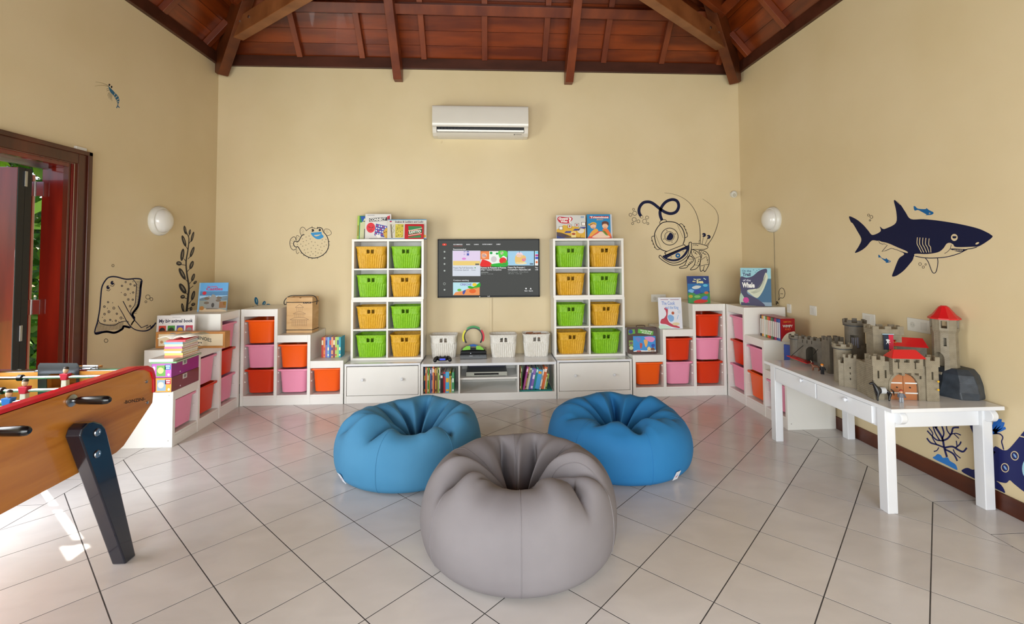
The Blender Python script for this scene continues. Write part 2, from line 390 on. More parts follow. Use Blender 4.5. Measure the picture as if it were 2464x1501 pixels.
# ---- timber roof
ceil = thing('ceiling', 'red-brown timber roof of boards, rafters and beams', 'ceiling', (0, 0, 0), kind='structure')
rnd = random.Random(5)
PW = .155; HS = PW * CS
def frame_m(o, x, y):
    x, y = Vector(x), Vector(y); z = x.cross(y)
    return Matrix(((x[0], y[0], z[0], o[0]), (x[1], y[1], z[1], o[1]), (x[2], y[2], z[2], o[2]), (0, 0, 0, 1)))
def roof_slope(corner, xd, up, length, raf, thick=(), far=2.92):
    up = Vector(up)
    base = frame_m(Vector(corner), xd, up); hz = Vector((up[0], up[1], 0)).normalized()
    k = 0
    while k * HS < far - .02:
        s0, s1 = k * HS, min((k + 1) * HS, far); d = rnd.uniform(-.002, .002); g = .0035
        y0, y1 = s0 / CS, s1 / CS
        v = [(s0, y0, d), (length - s0, y0, d), (length - s1, y1 - g, d), (s1, y1 - g, d)]
        mb = MB(); mb.add(v + [(a, b, -.02) for a, b, c in v], [(0, 1, 2, 3), (4, 7, 6, 5), (0, 4, 5, 1), (1, 5, 6, 2), (2, 6, 7, 3), (3, 7, 4, 0)])
        o = mb.build('plank', M['ceil'], ceil); o.matrix_world = base; k += 1
    # backing so that no light leaks through the joints
    o = MB().add([(0, 0, -.022), (length, 0, -.022), (length - far, far / CS, -.022), (far, far / CS, -.022), (0, 0, -.06), (length, 0, -.06), (length - far, far / CS, -.06), (far, far / CS, -.06)],
                 [(0, 1, 2, 3), (4, 7, 6, 5), (0, 4, 5, 1), (1, 5, 6, 2), (2, 6, 7, 3), (3, 7, 4, 0)]).build('roof_deck', M['plate'], ceil); o.matrix_world = base
    for x in raf:
        m_ = min(x, length - x, far) - .08
        if m_ < .15: continue
        o = bx('rafter', M['rafter'], ceil, -.03, .03, .02, m_ / CS, 0.002, .066, bevel=.003); o.matrix_world = base @ Matrix.Translation((x, 0, 0))
    for s in (.365, 1.35):
        o = bx('purlin', M['rafter'], ceil, s + .12, length - s - .12, s / CS - .05, s / CS + .05, .067, .15, bevel=.004); o.matrix_world = base
    for x in thick:
        mb = MB(); t0, t1 = .08 / CS, .245 / CS; zc = 3.39; s0 = (zc - (E0 - t1)) / TN; s2 = far - .1
        mb.prism([(.002, E0 - t0), (.002, zc), (s0, zc), (s2, E0 + s2 * TN - t1), (s2, E0 + s2 * TN - t0)], -.045, .045, 'y' if False else 'x')
        o = mb.build('main_rafter', M['rafter'], ceil, bevel=.004)
        # local: x across, y = inward distance from the wall, z = height
        xv = Vector(xd); o.matrix_world = frame_m((0, 0, 0), -xv if False else xv, hz) if xv.cross(hz).z > 0 else frame_m((0, 0, 0), -xv, hz)
        p = Vector(corner) + xv * x; o.matrix_world = Matrix.Translation((p.x, p.y, 0)) @ o.matrix_world
rl = [.216 + .671 * i for i in range(9)]
roof_slope((0, 0, E0), (1, 0, 0), (0, -CS, SN), W, rl, (1.945, 3.845))
rs = [.30 + .671 * i for i in range(10)]
roof_slope((0, LY, E0), (0, 1, 0), (CS, 0, SN), -LY, [-LY - r for r in rs])
roof_slope((W, 0, E0), (0, -1, 0), (-CS, 0, SN), -LY, rs)
roof_slope((W, LY, E0), (-1, 0, 0), (0, CS, SN), W, rl)
for nme, b in (('wall_plate', (0, W, -.035, 0)), ('wall_plate', (0, .035, LY, 0)), ('wall_plate', (W - .035, W, LY, 0))):
    bx(nme, M['plate'], ceil, *b, HP, E0, bevel=.003)
for sx, cx in ((1, 0.0), (-1, W)):
    # hip rafter: profile in (distance along the diagonal, height)
    q = TN / math.sqrt(2); hip = MB(); zc = 3.40; top = E0 - .04; bot = E0 - .36
    hip.prism([(.03, top + .03 * q), (.03, zc + .05), (.13, zc), ((zc - bot) / q + .02, zc), (4.0, bot + 4 * q), (4.0, top + 4 * q)], -.05, .05, 'x')
    o = hip.build('hip_rafter', M['hip'], ceil, bevel=.004)
    dv = Vector((sx, -1, 0)).normalized(); o.matrix_world = frame_m((cx, 0, 0), dv.cross(Vector((0, 0, 1))), dv)
    t = Vector((2.92 - .1, -2.45 + .1, 0)).normalized(); dv = Vector((sx * t.x, t.y, 0)); st = Vector((cx + sx * .16, -.16, 0))
    nv = dv.cross(Vector((0, 0, 1)))
    o = bx('tie_beam', M['beam'], ceil, -.05, .05, .28, 3.55, 3.69, 3.87, bevel=.005); o.matrix_world = frame_m(st, nv, dv)
    bm_ = MB()
    for a, z in ((.42, 3.82), (.62, 3.80)): bm_.cyl((-.058, a, z), (.058, a, z), .014, n=10)
    bo = bm_.build('bolt', M['steel'], o)
    for off in (.115, -.115):
        b2 = bx('strut', M['rafter'], ceil, -.03, .03, .45, 3.2, 3.95, 4.09, bevel=.004); b2.matrix_world = frame_m(st + nv * off, nv, dv)

# ---- folding side door on the left wall
d1 = thing('door_1', 'mahogany folding door pushed open inside a dark brown frame', 'door', (0, DY1, 0), kind='structure')
fr = MB(); fr.box(0, .028, 0, .105, 0, DZ + .1)          # architrave
fr.box(.028, .042, .07, .105, 0, DZ + .1)
fr.build('door_frame', M['frame'], d1, bevel=.004)
fr = MB(); fr.box(0, .028, DY0 - DY1 - .1, 0, DZ, DZ + .1).box(.028, .042, DY0 - DY1 - .1, .105, DZ + .07, DZ + .1)
fr.build('door_head', M['frame'], d1, bevel=.004)
bx('jamb_lining', M['mahog'], d1, -.195, .0, -.02, 0.0, 0, DZ, bevel=.002)
bx('jamb_stop', M['frame'], d1, -.035, .001, -.045, -.03, 0, DZ, bevel=.002)
bx('head_lining', M['mahog'], d1, -.2, .0, DY0 - DY1, -.03, DZ - .03, DZ, bevel=.002)
bx('track_rail', M['steel'], d1, -.16, -.13, DY0 - DY1, -.05, DZ - .05, DZ - .03, bevel=0)
def leaf(x0, x1, y0, y1, hz=()):
    b = bx('door_leaf', M['mahog'], d1, x0, x1, y0, y1, .012, DZ - .085, bevel=.003)
    return b
hg = -.203
leaf(hg - .125, hg - .042, -.034, -.012)
for z in (1.94, 1.12, .25):
    h = MB()
    for s in (-1, 1): h.box(hg - .018 + (.004 if s > 0 else -.055), hg - .018 + (.055 if s > 0 else -.004), -.043, -.0385, z - .05, z + .05)
    h.cyl((hg - .018, -.044, z - .052), (hg - .018, -.044, z + .052), .007, n=10)
    h.build('hinge', M['steel'], d1)
yA, yB, yC = (U(u, 600, 0, -.06)[1] - DY1 for u in (70, 53, 36))
for ya, yb in ((yA, yB), (yB, yC)):
    lf = leaf(-.82, -.06, min(ya, yb) + .001, max(ya, yb) - .001)
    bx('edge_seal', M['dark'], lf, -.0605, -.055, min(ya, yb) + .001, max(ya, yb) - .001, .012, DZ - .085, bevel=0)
for z in (1.97, .98):
    bx('hinge', M['steel'], d1, -.055, -.047, yB - .009, yB + .009, z - .05, z + .05)
# ---- garden outside the openings
def hedge(name, label, x0, x1, y0, y1, h, n, seed):
    r = random.Random(seed); mb = MB()
    for i in range(n):
        c = Vector((r.uniform(x0, x1), r.uniform(y0, y1), h * r.random() ** .8)); s = r.uniform(.05, .12)
        a = Vector((r.uniform(-1, 1), r.uniform(-1, 1), r.uniform(-.4, 1))).normalized() * s; b = a.cross(Vector((r.uniform(-1, 1), r.uniform(-1, 1), r.uniform(-1, 1)))).normalized() * s * .45
        mb.cur = r.randrange(3); mb.add([c - a, c + b, c + a, c - b], [(0, 1, 2, 3)])
    o = mb.build(name, [pm('3E6E1E', .5), pm('6C9A2C', .5), pm('27521A', .5)]); tag(o, label, 'hedge', kind='stuff'); return o
hedge('garden_hedge', 'leafy green hedge seen through the folding door gap', -2.6, -1.7, -2.6, 1.2, 2.9, 9000, 3)
hedge('garden_shrubbery', 'leafy green shrubbery beyond the wide garden opening', -1.5, 2.6, -10.8, -9.6, 3.4, 12000, 4)
tag(bx('added_dark_wall', nm('added_wall_dark_grey', '4A4642', '5C5750', (3, 3, 3), .8), None, 2.9, 9.0, -10.4, -10.2, -.2, 3.2, bevel=0), 'added dark wall, out of view, darkening the television reflection', 'wall', kind='structure')  # added out of view to darken one side of the television's reflection
tag(bx('garden_lawn', nm('lawn', '4F7A2A', '6C9440', (8, 8, 8), .9), None, -9, 15, -16, 6, -.3, -.13, bevel=0), 'green lawn outside the playroom', 'lawn', kind='structure')

# ================================================================== STORAGE UNITS WITH BINS
def rr_bin():
    """plastic bin: origin at the middle of the front, under the base; x across, y back"""
    h, d = .232, .405; L = []
    def lp(w, dd, r, z, off=0): return rrect(w, dd, r, z, 5, 0, d / 2 + off)
    L += [lp(.215, .345, .04, 0), lp(.235, .365, .045, .006), lp(.262, .388, .045, h - .022), lp(.264, .390, .045, h - .02)]
    L += [lp(.270, .396, .03, h - .018), lp(.292, .41, .028, h - .016), lp(.296, .412, .028, h - .011), lp(.296, .412, .028, h - .002), lp(.292, .408, .026, h)]
    L += [lp(.262, .386, .043, h), lp(.257, .383, .043, h - .01), lp(.230, .36, .043, .012), lp(.20, .33, .035, .009)]
    mb = MB(); mb.ring_loft(L); return mb
BIN = rr_bin().mesh('storage_bin', pm('FF6A14', .3), smooth=50)
BC = {'orange': nm('orange_plastic', 'F25A06', 'F45E08', (3, 3, 3), .34), 'red': nm('orange_red_plastic', 'D63408', 'DA3A0A', (3, 3, 3), .34), 'pink': nm('pink_plastic', 'EC93B2', 'F09AB8', (3, 3, 3), .36)}
BN = {'orange': 'orange', 'red': 'orange-red', 'pink': 'pink'}
CH = (.94, .682, .425); FS = .072; RIM = (.345, .588, .832)
def contents(n, parent_m, z, pal, seed, name='toy_piece', group=None):
    pass
def stair_unit(label, where, loc, rz, tall_left, cols, dep=.44):
    t = thing('stair_storage_unit', label, 'storage unit', loc, rz)
    P = .03; cw = (.99 - P) / 3
    hs = CH if tall_left else CH[::-1]
    edge = [hs[0], max(hs[0], hs[1]), max(hs[1], hs[2]), hs[2]]
    for i in range(4):
        x0 = i * cw
        bx('end_panel' if i in (0, 3) else 'divider', M['white'], t, x0, x0 + P, 0, dep, 0, edge[i])
    for i in range(3):
        x0, x1 = i * cw + P, (i + 1) * cw; h = hs[i]
        bx('top_board', M['white'], t, x0, x1, .001, dep, h - FS, h - .0005, bevel=.002)
        bx('floor_board', M['white'], t, x0, x1, .004, dep, .078, .096)
        bx('back_board', M['white'], t, x0, x1, dep - .008, dep - .001, .096, h - FS)
        lv = [r for r in RIM if r < h - .03]
        for z in lv:
            for dz in (-.036, -.12):
                for sx, xa in ((0, x0), (1, x1 - .008)):
                    bx('runner', M['white'], t, xa, xa + .008, .03, dep - .04, z + dz - .006, z + dz + .006, bevel=0)
        names = {1: ['only slot of short column'], 2: ['lower slot of middle column', 'upper slot of middle column'], 3: ['bottom slot of tall column', 'middle slot of tall column', 'top slot of tall column']}[len(lv)]
        for z, c, nme in zip(lv, cols[i], names):
            m4 = Matrix.Translation(loc) @ Matrix.Rotation(rz, 4, 'Z') @ Matrix.Translation(((x0 + x1) / 2, .006 + rnd.uniform(0, .014), z - .232))
            o = obj('storage_bin', BIN); o.matrix_world = m4; o.material_slots[0].link = 'OBJECT'; o.material_slots[0].material = BC[c]
            tag(o, '%s plastic bin in the %s, %s' % (BN[c], nme, where), 'bin', 'plastic bins in the stair units')
    bx('plinth', M['white'], t, P, .99 - P, .002, .02, 0, .078)
    for i in range(4):
        for z in (.05, edge[i] - .03):
            if i in (0, 3): MB().cyl((i * cw - .0006 if i == 0 else i * cw + P + .0006, .03, z), (i * cw + .002, .03, z), .004, n=8).build('screw_cap', pm('9A988F', .4), t)
    return t
stair_unit('white stair-step storage unit carrying the wooden block box', 'unit under wooden box', (xl + .004, -.45, 0), 0, True, (('red', 'pink', 'orange'), ('pink', 'orange'), ('orange',)))
stair_unit('white stair-step storage unit along the wall below the stingray', 'unit below stingray', (xl, -.452 - .99, 0), R(90), False, (('pink',), ('red', 'pink'), ('pink', 'red', 'pink')))
stair_unit('white stair-step storage unit below the helmeted crab sticker', 'unit below helmeted crab', (xD - .99 - .004, -.45, 0), 0, False, (('orange',), ('pink', 'red'), ('red', 'pink', 'red')))
stair_unit('white stair-step storage unit partly behind the white toy table', 'unit behind toy table', (xD, -.452, 0), R(-90), True, (('pink', 'red', 'pink'), ('orange', 'pink'), ('pink',)), .417)

# ================================================================== DRAWER CHESTS, BENCH, CUBE SHELVES
def drawer_chest(label, x0, x1):
    t = thing('drawer_chest', label, 'drawer unit', (x0, -.45, 0)); w = x1 - x0; h = .388; d = .44
    bx('top_board', M['whiteg'], t, 0, w, -.004, d, h - .022, h, bevel=.003)
    for a in (0, w - .018): bx('side_panel', M['white'], t, a, a + .018, 0, d, 0, h - .022)
    bx('back_panel', M['white'], t, .018, w - .018, d - .01, d, .0, h - .022)
    bx('plinth', M['white'], t, .018, w - .018, .004, .02, 0, .072)
    dr = bx('drawer_front', M['white'], t, .022, w - .022, .001, .02, .076, h - .030, bevel=.004)
    for fx in (.24, .76):
        k = MB(); k.lathe([(.0005, -.030), (.010, -.029), (.0145, -.024), (.0145, -.018), (.008, -.011), (.006, 0), (.0005, .002)], 16, (w * fx, 0, .235), 'y')
        k.build('knob', M['whiteg'], dr, smooth=40)
    return t
drawer_chest('white drawer chest with two knobs under the shelf beside the wooden box', 1.506, 2.25)
drawer_chest('white drawer chest with two knobs under the shelf beside the map puzzle', 3.628, 4.40)
BX0, BX1, BH = 2.256, 3.62, .375
tb = thing('media_bench', 'low white open bench with three compartments below the television', 'bench', (BX0, -.45, 0)); bw = BX1 - BX0
bx('top_board', M['whiteg'], tb, 0, bw, -.005, .44, BH - .026, BH, bevel=.003)
for a in (0, bw - .02): bx('side_panel', M['white'], tb, a, a + .02, 0, .44, 0, BH - .026)
D1, D2 = .373, .968
for a in (D1, D2): bx('divider', M['white'], tb, a, a + .016, .002, .43, .076, BH - .026)
bx('floor_board', M['white'], tb, .02, bw - .02, .003, .43, .06, .076)
bx('back_panel', M['white'], tb, .02, bw - .02, .43, .438, .076, BH - .026)
bx('shelf', M['white'], tb, D1 + .016, D2, .03, .43, .205, .221)
bx('plinth', M['white'], tb, .02, bw - .02, .006, .02, 0, .06)
def cube_shelf(label, x0, x1, z0, z1, fy=-.30):
    t = thing('cube_shelf', label, 'shelf', (x0, fy, z0)); w, h, d, P = x1 - x0, z1 - z0, -fy - .018, .024
    bx('top_board', M['white'], t, 0, w, -.002, d, h - P, h)
    bx('bottom_board', M['white'], t, 0, w, -.002, d, 0, P)
    for a in (0, w - P): bx('side_panel', M['white'], t, a, a + P, 0, d, P, h - P)
    bx('upright', M['white'], t, w / 2 - .009, w / 2 + .009, .002, d, P, h - P)
    for a, b in ((P, w / 2 - .009), (w / 2 + .009, w - P)): bx('shelf', M['white'], t, a, b, .003, d, h / 2 - .008, h / 2 + .008)
    bx('back_panel', M['white'], t, P, w - P, d - .006, d, P, h - P)
    return t
TL0, TL1, TR0, TR1, TZ0, TZ1, TZ2 = 1.522, 2.258, 3.622, 4.378, .389, 1.008, 1.632
cube_shelf('white four-cube shelf, lower of the stack beside the wooden box', TL0, TL1, TZ0, TZ1)
cube_shelf('white four-cube shelf, upper of the stack under three game boxes', TL0 + .004, TL1 + .004, TZ1, TZ2)
cube_shelf('white four-cube shelf, lower of the stack beside the map puzzle', TR0, TR1, TZ0, TZ1)
cube_shelf('white four-cube shelf, upper of the stack under two game boxes', TR0 - .006, TR1 - .004, TZ1, TZ2)

# ================================================================== WICKER BASKETS
def basket_mesh(wt, dt, wb, db, h, r, seed=1):
    """woven basket, origin centre of base; front is -Y; two square grip holes in the front"""
    NP, NH = 200, 24; mb = MB(); ps = []
    base = rrect(1, 1, .01, 0, 1)
    def loop(w, d, rr):
        q = rrect(w, d, rr, 0, 8); P = [Vector(p[:2]) for p in q]; n = len(P); seg = [(P[(i + 1) % n] - P[i]).length for i in range(n)]; tot = sum(seg); out = []
        # start in the middle of the front
        acc = 0; st = None; k = 0; d0 = 0; pts = []
        for i in range(NP):
            t = tot * i / NP
            while d0 + seg[k] < t: d0 += seg[k]; k += 1
            f = (t - d0) / seg[k]; pts.append(P[k].lerp(P[(k + 1) % n], f))
        return pts
    rows = []
    for j in range(NH + 1):
        f = j / NH; w = wb + (wt - wb) * f ** .9; d = db + (dt - db) * f ** .9; pts = loop(w, d, r); row = []
        for i, p in enumerate(pts):
            c = p.normalized()
            off = .0042 * math.cos(2 * math.pi * i / 5) if j < NH - 7 else .002 * (1 if (i // 3 + j) % 2 else -1)
            off += .0011 * (1 if (j + i // 5) % 2 else -1)
            if j >= NH - 1: off = .004
            if j == NH - 8: off = .005
            row.append((p.x + c.x * off, p.y + c.y * off, h * f))
        rows.append(row)
    b = 0
    for row in rows: mb.v += row
    fm = min(range(NP), key=lambda i: (abs(rows[0][i][0]), rows[0][i][1]))
    front = sorted(range(NP), key=lambda i: rows[NH][i][1])[0]
    for j in range(NH):
        for i in range(NP):
            x = (rows[j][i][0] + rows[j][(i + 1) % NP][0]) / 2; yy = rows[j][i][1]; z = rows[j][i][2] / h
            if yy < 0 and abs(yy) > .3 * dt and .70 < z < .835 and .0075 < abs(x) < .036: continue
            mb.f.append([j * NP + i, j * NP + (i + 1) % NP, (j + 1) * NP + (i + 1) % NP, (j + 1) * NP + i]); mb.mi.append(0)
    mb.f.append(list(range(NP))); mb.mi.append(0)
    me = mb.mesh('wicker_basket', M['white'], smooth=60); return me
def rim_mesh(wt, dt, h, r):
    L = []; q = rrect(wt + .004, dt + .004, r, h, 8); n = len(q); mb = MB(); ring = []
    for i, p in enumerate(q):
        c = Vector((p[0], p[1], 0)).normalized(); k = 8
        ring.append([(p[0] + c.x * .006 * math.cos(2 * math.pi * a / k), p[1] + c.y * .006 * math.cos(2 * math.pi * a / k), h + .006 * math.sin(2 * math.pi * a / k)) for a in range(k)])
    mb.ring_loft(ring, False, False, True); return mb.mesh('rim', M['white'], smooth=60)
BD = dict(wt=.305, dt=.235, wb=.245, db=.195, h=.222, r=.045)
BME = basket_mesh(**BD); RME = rim_mesh(BD['wt'], BD['dt'], BD['h'], BD['r'])
WD = dict(wt=.285, dt=.20, wb=.235, db=.17, h=.235, r=.045)
WME = basket_mesh(**WD); WRM = rim_mesh(WD['wt'], WD['dt'], WD['h'], WD['r'])
KC = {'yellow': nm('yellow_wicker', 'CE9A18', 'E0AF30', (90, 90, 40), .5, .4, 300), 'green': nm('lime_wicker', '78B40C', '8EC71E', (90, 90, 40), .5, .4, 300), 'white': nm('white_wicker', 'D6D2C8', 'E4E1DA', (90, 90, 40), .5, .4, 300)}
def basket(col, label, x, y, z, rz=0, me=None, rm=None, group='wicker baskets in the cube shelves'):
    t = thing('wicker_basket', label, 'basket', (x, y, z), rz, group)
    for nme, mm in (('body', me or BME), ('rim', rm or RME)):
        o = obj(nme, mm, t); o.material_slots[0].link = 'OBJECT'; o.material_slots[0].material = KC[col]
        if nme == 'body':
            s = o.modifiers.new('wall', 'SOLIDIFY'); s.thickness = .005; s.offset = -1
    return t
rowz = lambda z0, z1: (z0 + .024, (z0 + z1) / 2 + .008)
rows = list(rowz(TZ0, TZ1)) + list(rowz(TZ1, TZ2))
RN = ('bottom row', 'second row', 'third row', 'top row')
sides = {'L': (TL0, TL1, 'beside wooden box', [('green', 'yellow'), ('yellow', 'green'), ('green', 'yellow'), ('yellow', 'green')], [(905 - 904, 977), 0]),
         'R': (TR0, TR1, 'beside map puzzle', [('yellow', 'green'), ('green', 'yellow'), ('yellow', 'green'), ('green', 'yellow')], 0)}
PX = {'L': [((859, 925), (940, 1008)), ((861, 926), (939, 1011)), ((860, 927), (937, 1010)), ((853, 927), (945, 1015))],
      'R': [((1341, 1411), (1422, 1494)), ((1340, 1405), (1425, 1492)), ((1337, 1404), (1421, 1488)), ((1336, 1411), (1422, 1490))]}
for sd, (a, b, where, cols, _) in sides.items():
    for r in range(4):
        for c in range(2):
            u0, u1 = PX[sd][r][c]; zz = rows[r]
            x = U((u0 + u1) / 2, 700, 1, -.28)[0]
            lo, hi = (a + .028, (a + b) / 2 - .013) if c == 0 else ((a + b) / 2 + .013, b - .028)
            x = max(lo + .158, min(hi - .158, x))
            basket(cols[r][c], '%s wicker basket in the %s of shelf stack %s' % (cols[r][c], RN[r], where), x, -.163, zz + .001, rnd.uniform(-.02, .02))
# a few toys peeping out of the top baskets
def rod_toy(name, label, loc, r, ln, col, tilt):
    t = thing(name, label, 'toy', loc, .3, None, None, tilt); MB().lathe([(.001, 0), (r, .004), (r, ln - .01), (r * .5, ln), (.001, ln + .001)], 14, ax='x').build('body', pm(col, .35), t, smooth=40)
    MB().lathe([(.001, -.012), (r * .7, -.008), (r * .7, 0), (.001, .001)], 12, ax='x').build('end_cap', pm('C0C4C8', .3), t, smooth=40)
rod_toy('toy_torch', 'black toy torch lying in the top yellow basket under blue game box', (4.185, -.20, rows[3] + .205), .022, .09, '16161C', 0)
WB = [(2.457, -.105, 'white wicker basket behind the game controller'), (3.09, -.135, 'white wicker basket between game console and basket of brown blocks'), (3.445, -.118, 'white wicker basket filled with brown wooden blocks')]
for x, y, lb in WB: basket('white', lb, x, y, BH + .001, rnd.uniform(-.03, .03), WME, WRM, 'white baskets on the media bench')
for i in range(16):
    r = random.Random(40 + i); x = 3.445 + r.uniform(-.08, .08); y = -.118 + r.uniform(-.05, .05)
    o = bx('wooden_block', nm('brown_block_%d' % i, '8A5236', 'A86A48', (8, 8, 8), .5), None, -.04, .04, -.012, .012, -.005, .005, .001, (x, y, BH + .2 + i * .0022), (r.uniform(-.3, .3), r.uniform(-.25, .25), r.uniform(0, 3)))
    tag(o, 'thin brown wooden block lying in the white basket', 'block', 'wooden blocks in the white basket')
for i, (dx, dy, c, n) in enumerate([(-.05, 0, '3B7A55', 'green'), (.0, .02, '6A4A8A', 'purple'), (.07, 0, '2A5BC0', 'blue')]):
    t = thing('toy_car', '%s toy car lying in the uncovered white basket' % n, 'toy car', (3.09 + dx, -.135 + dy, BH + .185), .4 * i)
    MB().prism([(-.035, 0), (.035, 0), (.035, .014), (.018, .016), (.010, .028), (-.018, .028), (-.027, .016), (-.035, .014)], -.016, .016, 'y').build('body', pm(c, .3), t, bevel=.002)
    for wx in (-.02, .02):
        for s in (-1, 1): MB().cyl((wx, s * .013, .0), (wx, s * .018, .0), .008, n=12).build('wheel', M['dark'], t)

# ================================================================== AIR CONDITIONER, TV, LAMPS, SWITCHES
ax0, ax1, az0, az1 = 2.335, 3.372, 2.755, 3.10
ac = thing('air_conditioner', 'white split air conditioner mounted high on the television wall', 'air conditioner', ((ax0 + ax1) / 2, 0, az0)); aw = ax1 - ax0
acm = nm('white_appliance_plastic', 'D6D1C8', 'DAD5CD', (2, 2, 2), .18, coat=.25)
pf = cr([(0, .325), (-.10, .33), (-.175, .325), (-.196, .30), (-.204, .22), (-.205, .15), (-.198, .108), (-.186, .092)], False, 4)
MB().prism([(p.x, p.y) for p in pf] + [(-.175, .095), (-.12, .17), (0, .17)], -aw / 2, aw / 2, 'x').build('front_panel', acm, ac, smooth=30)
MB().prism([(0, .169), (-.121, .169), (-.176, .0945), (-.184, .090), (-.182, .07), (-.165, .03), (-.12, .004), (-.02, 0), (0, .005)], -aw / 2 + .0, -aw / 2 + .045, 'x').build('end_cap', acm, ac, bevel=.003)
MB().prism([(0, .169), (-.121, .169), (-.176, .0945), (-.184, .090), (-.182, .07), (-.165, .03), (-.12, .004), (-.02, 0), (0, .005)], aw / 2 - .045, aw / 2, 'x').build('end_cap', acm, ac, bevel=.003)
MB().prism([(0, .0), (-.02, 0), (-.12, .004), (-.168, .034), (-.160, .040), (-.08, .05), (0, .05)], -aw / 2 + .045, aw / 2 - .045, 'x').build('base_tray', acm, ac, smooth=30)
MB().cyl((-aw / 2 + .046, -.07, .105), (aw / 2 - .046, -.07, .105), .046, n=28).build('blower_wheel', pm('2A2A2C', .5), ac, smooth=40)
MB().prism([(-.181, .062), (-.176, .044), (-.160, .041), (-.160, .046), (-.172, .049), (-.177, .063)], -aw / 2 + .05, aw / 2 - .05, 'x').build('louver', acm, ac)
for i in range(26):
    x = -aw / 2 + .08 + i * (aw - .16) / 25; bx('vane', pm('3A3238', .5), ac, x - .002, x + .002, -.168, -.125, .055, .088, bevel=0)
k = Ink(lambda u, v, L: (aw / 2 - .16 + u * .1, -.158, .025 - v * .012)); k.part('maker_mark').disc((.1, .5), .08, pm('6F6B62', .5), .5).line([(.25, .5), (.9, .5)], .4, pm('857F74', .5)); k.build(ac)
bx('drain_clip', M['wall'], ac, -aw / 2 + .07, -aw / 2 + .085, -.012, 0, -.045, -.02)

tv = thing('television', 'flat black television showing a video menu on the cream wall', 'television', (2.94, 0, 1.0)); tvx0, tvx1, tvz0, tvz1 = 2.383, 3.497, 1.000, 1.636
def rel(o, root): o.location = -root.location; return o
bx('wall_bracket', M['dark'], tv, -.2, .2, -.045, 0, .2, .45)
bx('casing', pm('0A0A0C', .35, spec=.2), tv, tvx0 - 2.94, tvx1 - 2.94, -.078, -.045, 0, tvz1 - tvz0, bevel=.004)
bz = MB(); e = .012
for a in ((tvx0, tvx1, tvz1 - e, tvz1), (tvx0, tvx1, tvz0, tvz0 + .018), (tvx0, tvx0 + e, tvz0, tvz1), (tvx1 - e, tvx1, tvz0, tvz1)): bz.box(a[0], a[1], -.084, -.078, a[2], a[3])
rel(bz.build('bezel', pm('0A0A0C', .3, spec=.15), tv, bevel=.002), tv)
scr = nm('screen_menu_grey', '3A3B39', '40413F', (2, 2, 2), .16)
sb = scr.node_tree.nodes['Principled BSDF']; sb.inputs['Emission Color'].default_value = lin('4A4B48'); sb.inputs['Emission Strength'].default_value = .5; sb.inputs['Specular IOR Level'].default_value = .04; sb.inputs['Base Color'].default_value = (.01, .01, .01, 1)
for l in list(scr.node_tree.links):
    if l.to_socket == sb.inputs['Base Color']: scr.node_tree.links.remove(l)
rel(MB().box(tvx0 + e, tvx1 - e, -.080, -.0785, tvz0 + .018, tvz1 - e).build('screen', scr, tv), tv)
def em(c, s=.62): return pm(c, .3, emit=s, spec=.04)
k = wall_ink(1030, 560, 8.4966, 1, -.0803, (0, -1, 0))
wt, gy = em('F4F4F4'), em('9EA3A0')
k.part('screen_picture')
# selected card
k.rect(500, 365, 1070, 885, em('DCE2EC')); k.rect(1075, 375, 1610, 685, em('F6FBF2')); k.rect(1630, 372, 2165, 668, em('A8D4EE')); k.rect(2185, 372, 2250, 668, em('F2F4F0')); k.rect(510, 1015, 1055, 1275, em('BFEAF2'))
k.L = 1
k.rect(510, 372, 1062, 575, em('E9D8F2')).rect(510, 575, 1062, 665, em('F4D47C'))
k.rect(728, 372, 768, 398, em('5A6AB0')).rect(790, 372, 838, 398, em('5A6AB0')).rect(728, 418, 768, 455, em('7A86C0')).rect(790, 418, 838, 465, em('4456B0'))
k.poly([(1075, 375), (1250, 375), (1250, 545), (1075, 545)], em('F58A4A'), False).disc((1145, 465), 55, em('FCEFD8'))
k.poly([(1090, 580), (1120, 545), (1220, 575), (1290, 620), (1300, 685), (1075, 685)], em('EE2A2A')).poly([(1300, 640), (1500, 610), (1610, 560), (1610, 685), (1300, 685)], em('2CB83A'))
k.disc((1530, 570), 75, em('EC3030'), 68).disc((1345, 540), 60, em('D8D0D0'), 62).disc((1290, 412), 30, em('1FA84A'), 26).disc((1410, 425), 26, em('1FA84A'), 22)
k.poly([(1440, 378), (1610, 378), (1610, 500), (1540, 470), (1470, 520)], em('58D848')).disc((1510, 412), 36, em('E4C8C0'))
k.poly([(1780, 500), (1840, 440), (1980, 470), (2000, 540), (1960, 600), (1800, 630)], em('F2C878')).disc((1900, 620), 120, em('F4E6B8'), 26).disc((1870, 450), 70, em('F6D8E4'), 52).disc((1960, 545), 42, em('E86AB0'), 34).line([(1868, 375), (1868, 420)], 8, em('4E5A80'))
k.rect(2190, 380, 2250, 430, em('78D0F0')).rect(2190, 440, 2250, 480, em('C04A9A')).rect(2190, 490, 2250, 540, em('4A60C8')).disc((2220, 600), 24, em('E8743A'))
k.poly([(515, 1275), (560, 1215), (700, 1190), (820, 1140), (1055, 1110), (1055, 1275)], em('F29A5A'), False).poly([(810, 1110), (850, 1085), (940, 1100), (1055, 1020), (1055, 1110), (900, 1150)], em('2CB030')).disc((950, 1060), 45, em('F6D23A'), 36)
k.L = 2
k.poly([(705, 1235), (715, 1190), (770, 1165), (760, 1215), (730, 1260)], em('4C58A8')).disc((640, 1170), 42, em('6CC03C'), 26).disc((910, 1190), 70, em('EE6A2A'), 45).text('1h', 1120, 440, 1180, 490, em('3A6AA8'))
k.disc((735, 530), 42, em('E48AD8'), 22).rect(965, 628, 1045, 660, em('6A6A66')).rect(1530, 640, 1605, 668, em('46A04A')).rect(2080, 620, 2150, 652, em('6A7A86'))
k.part('screen_text')
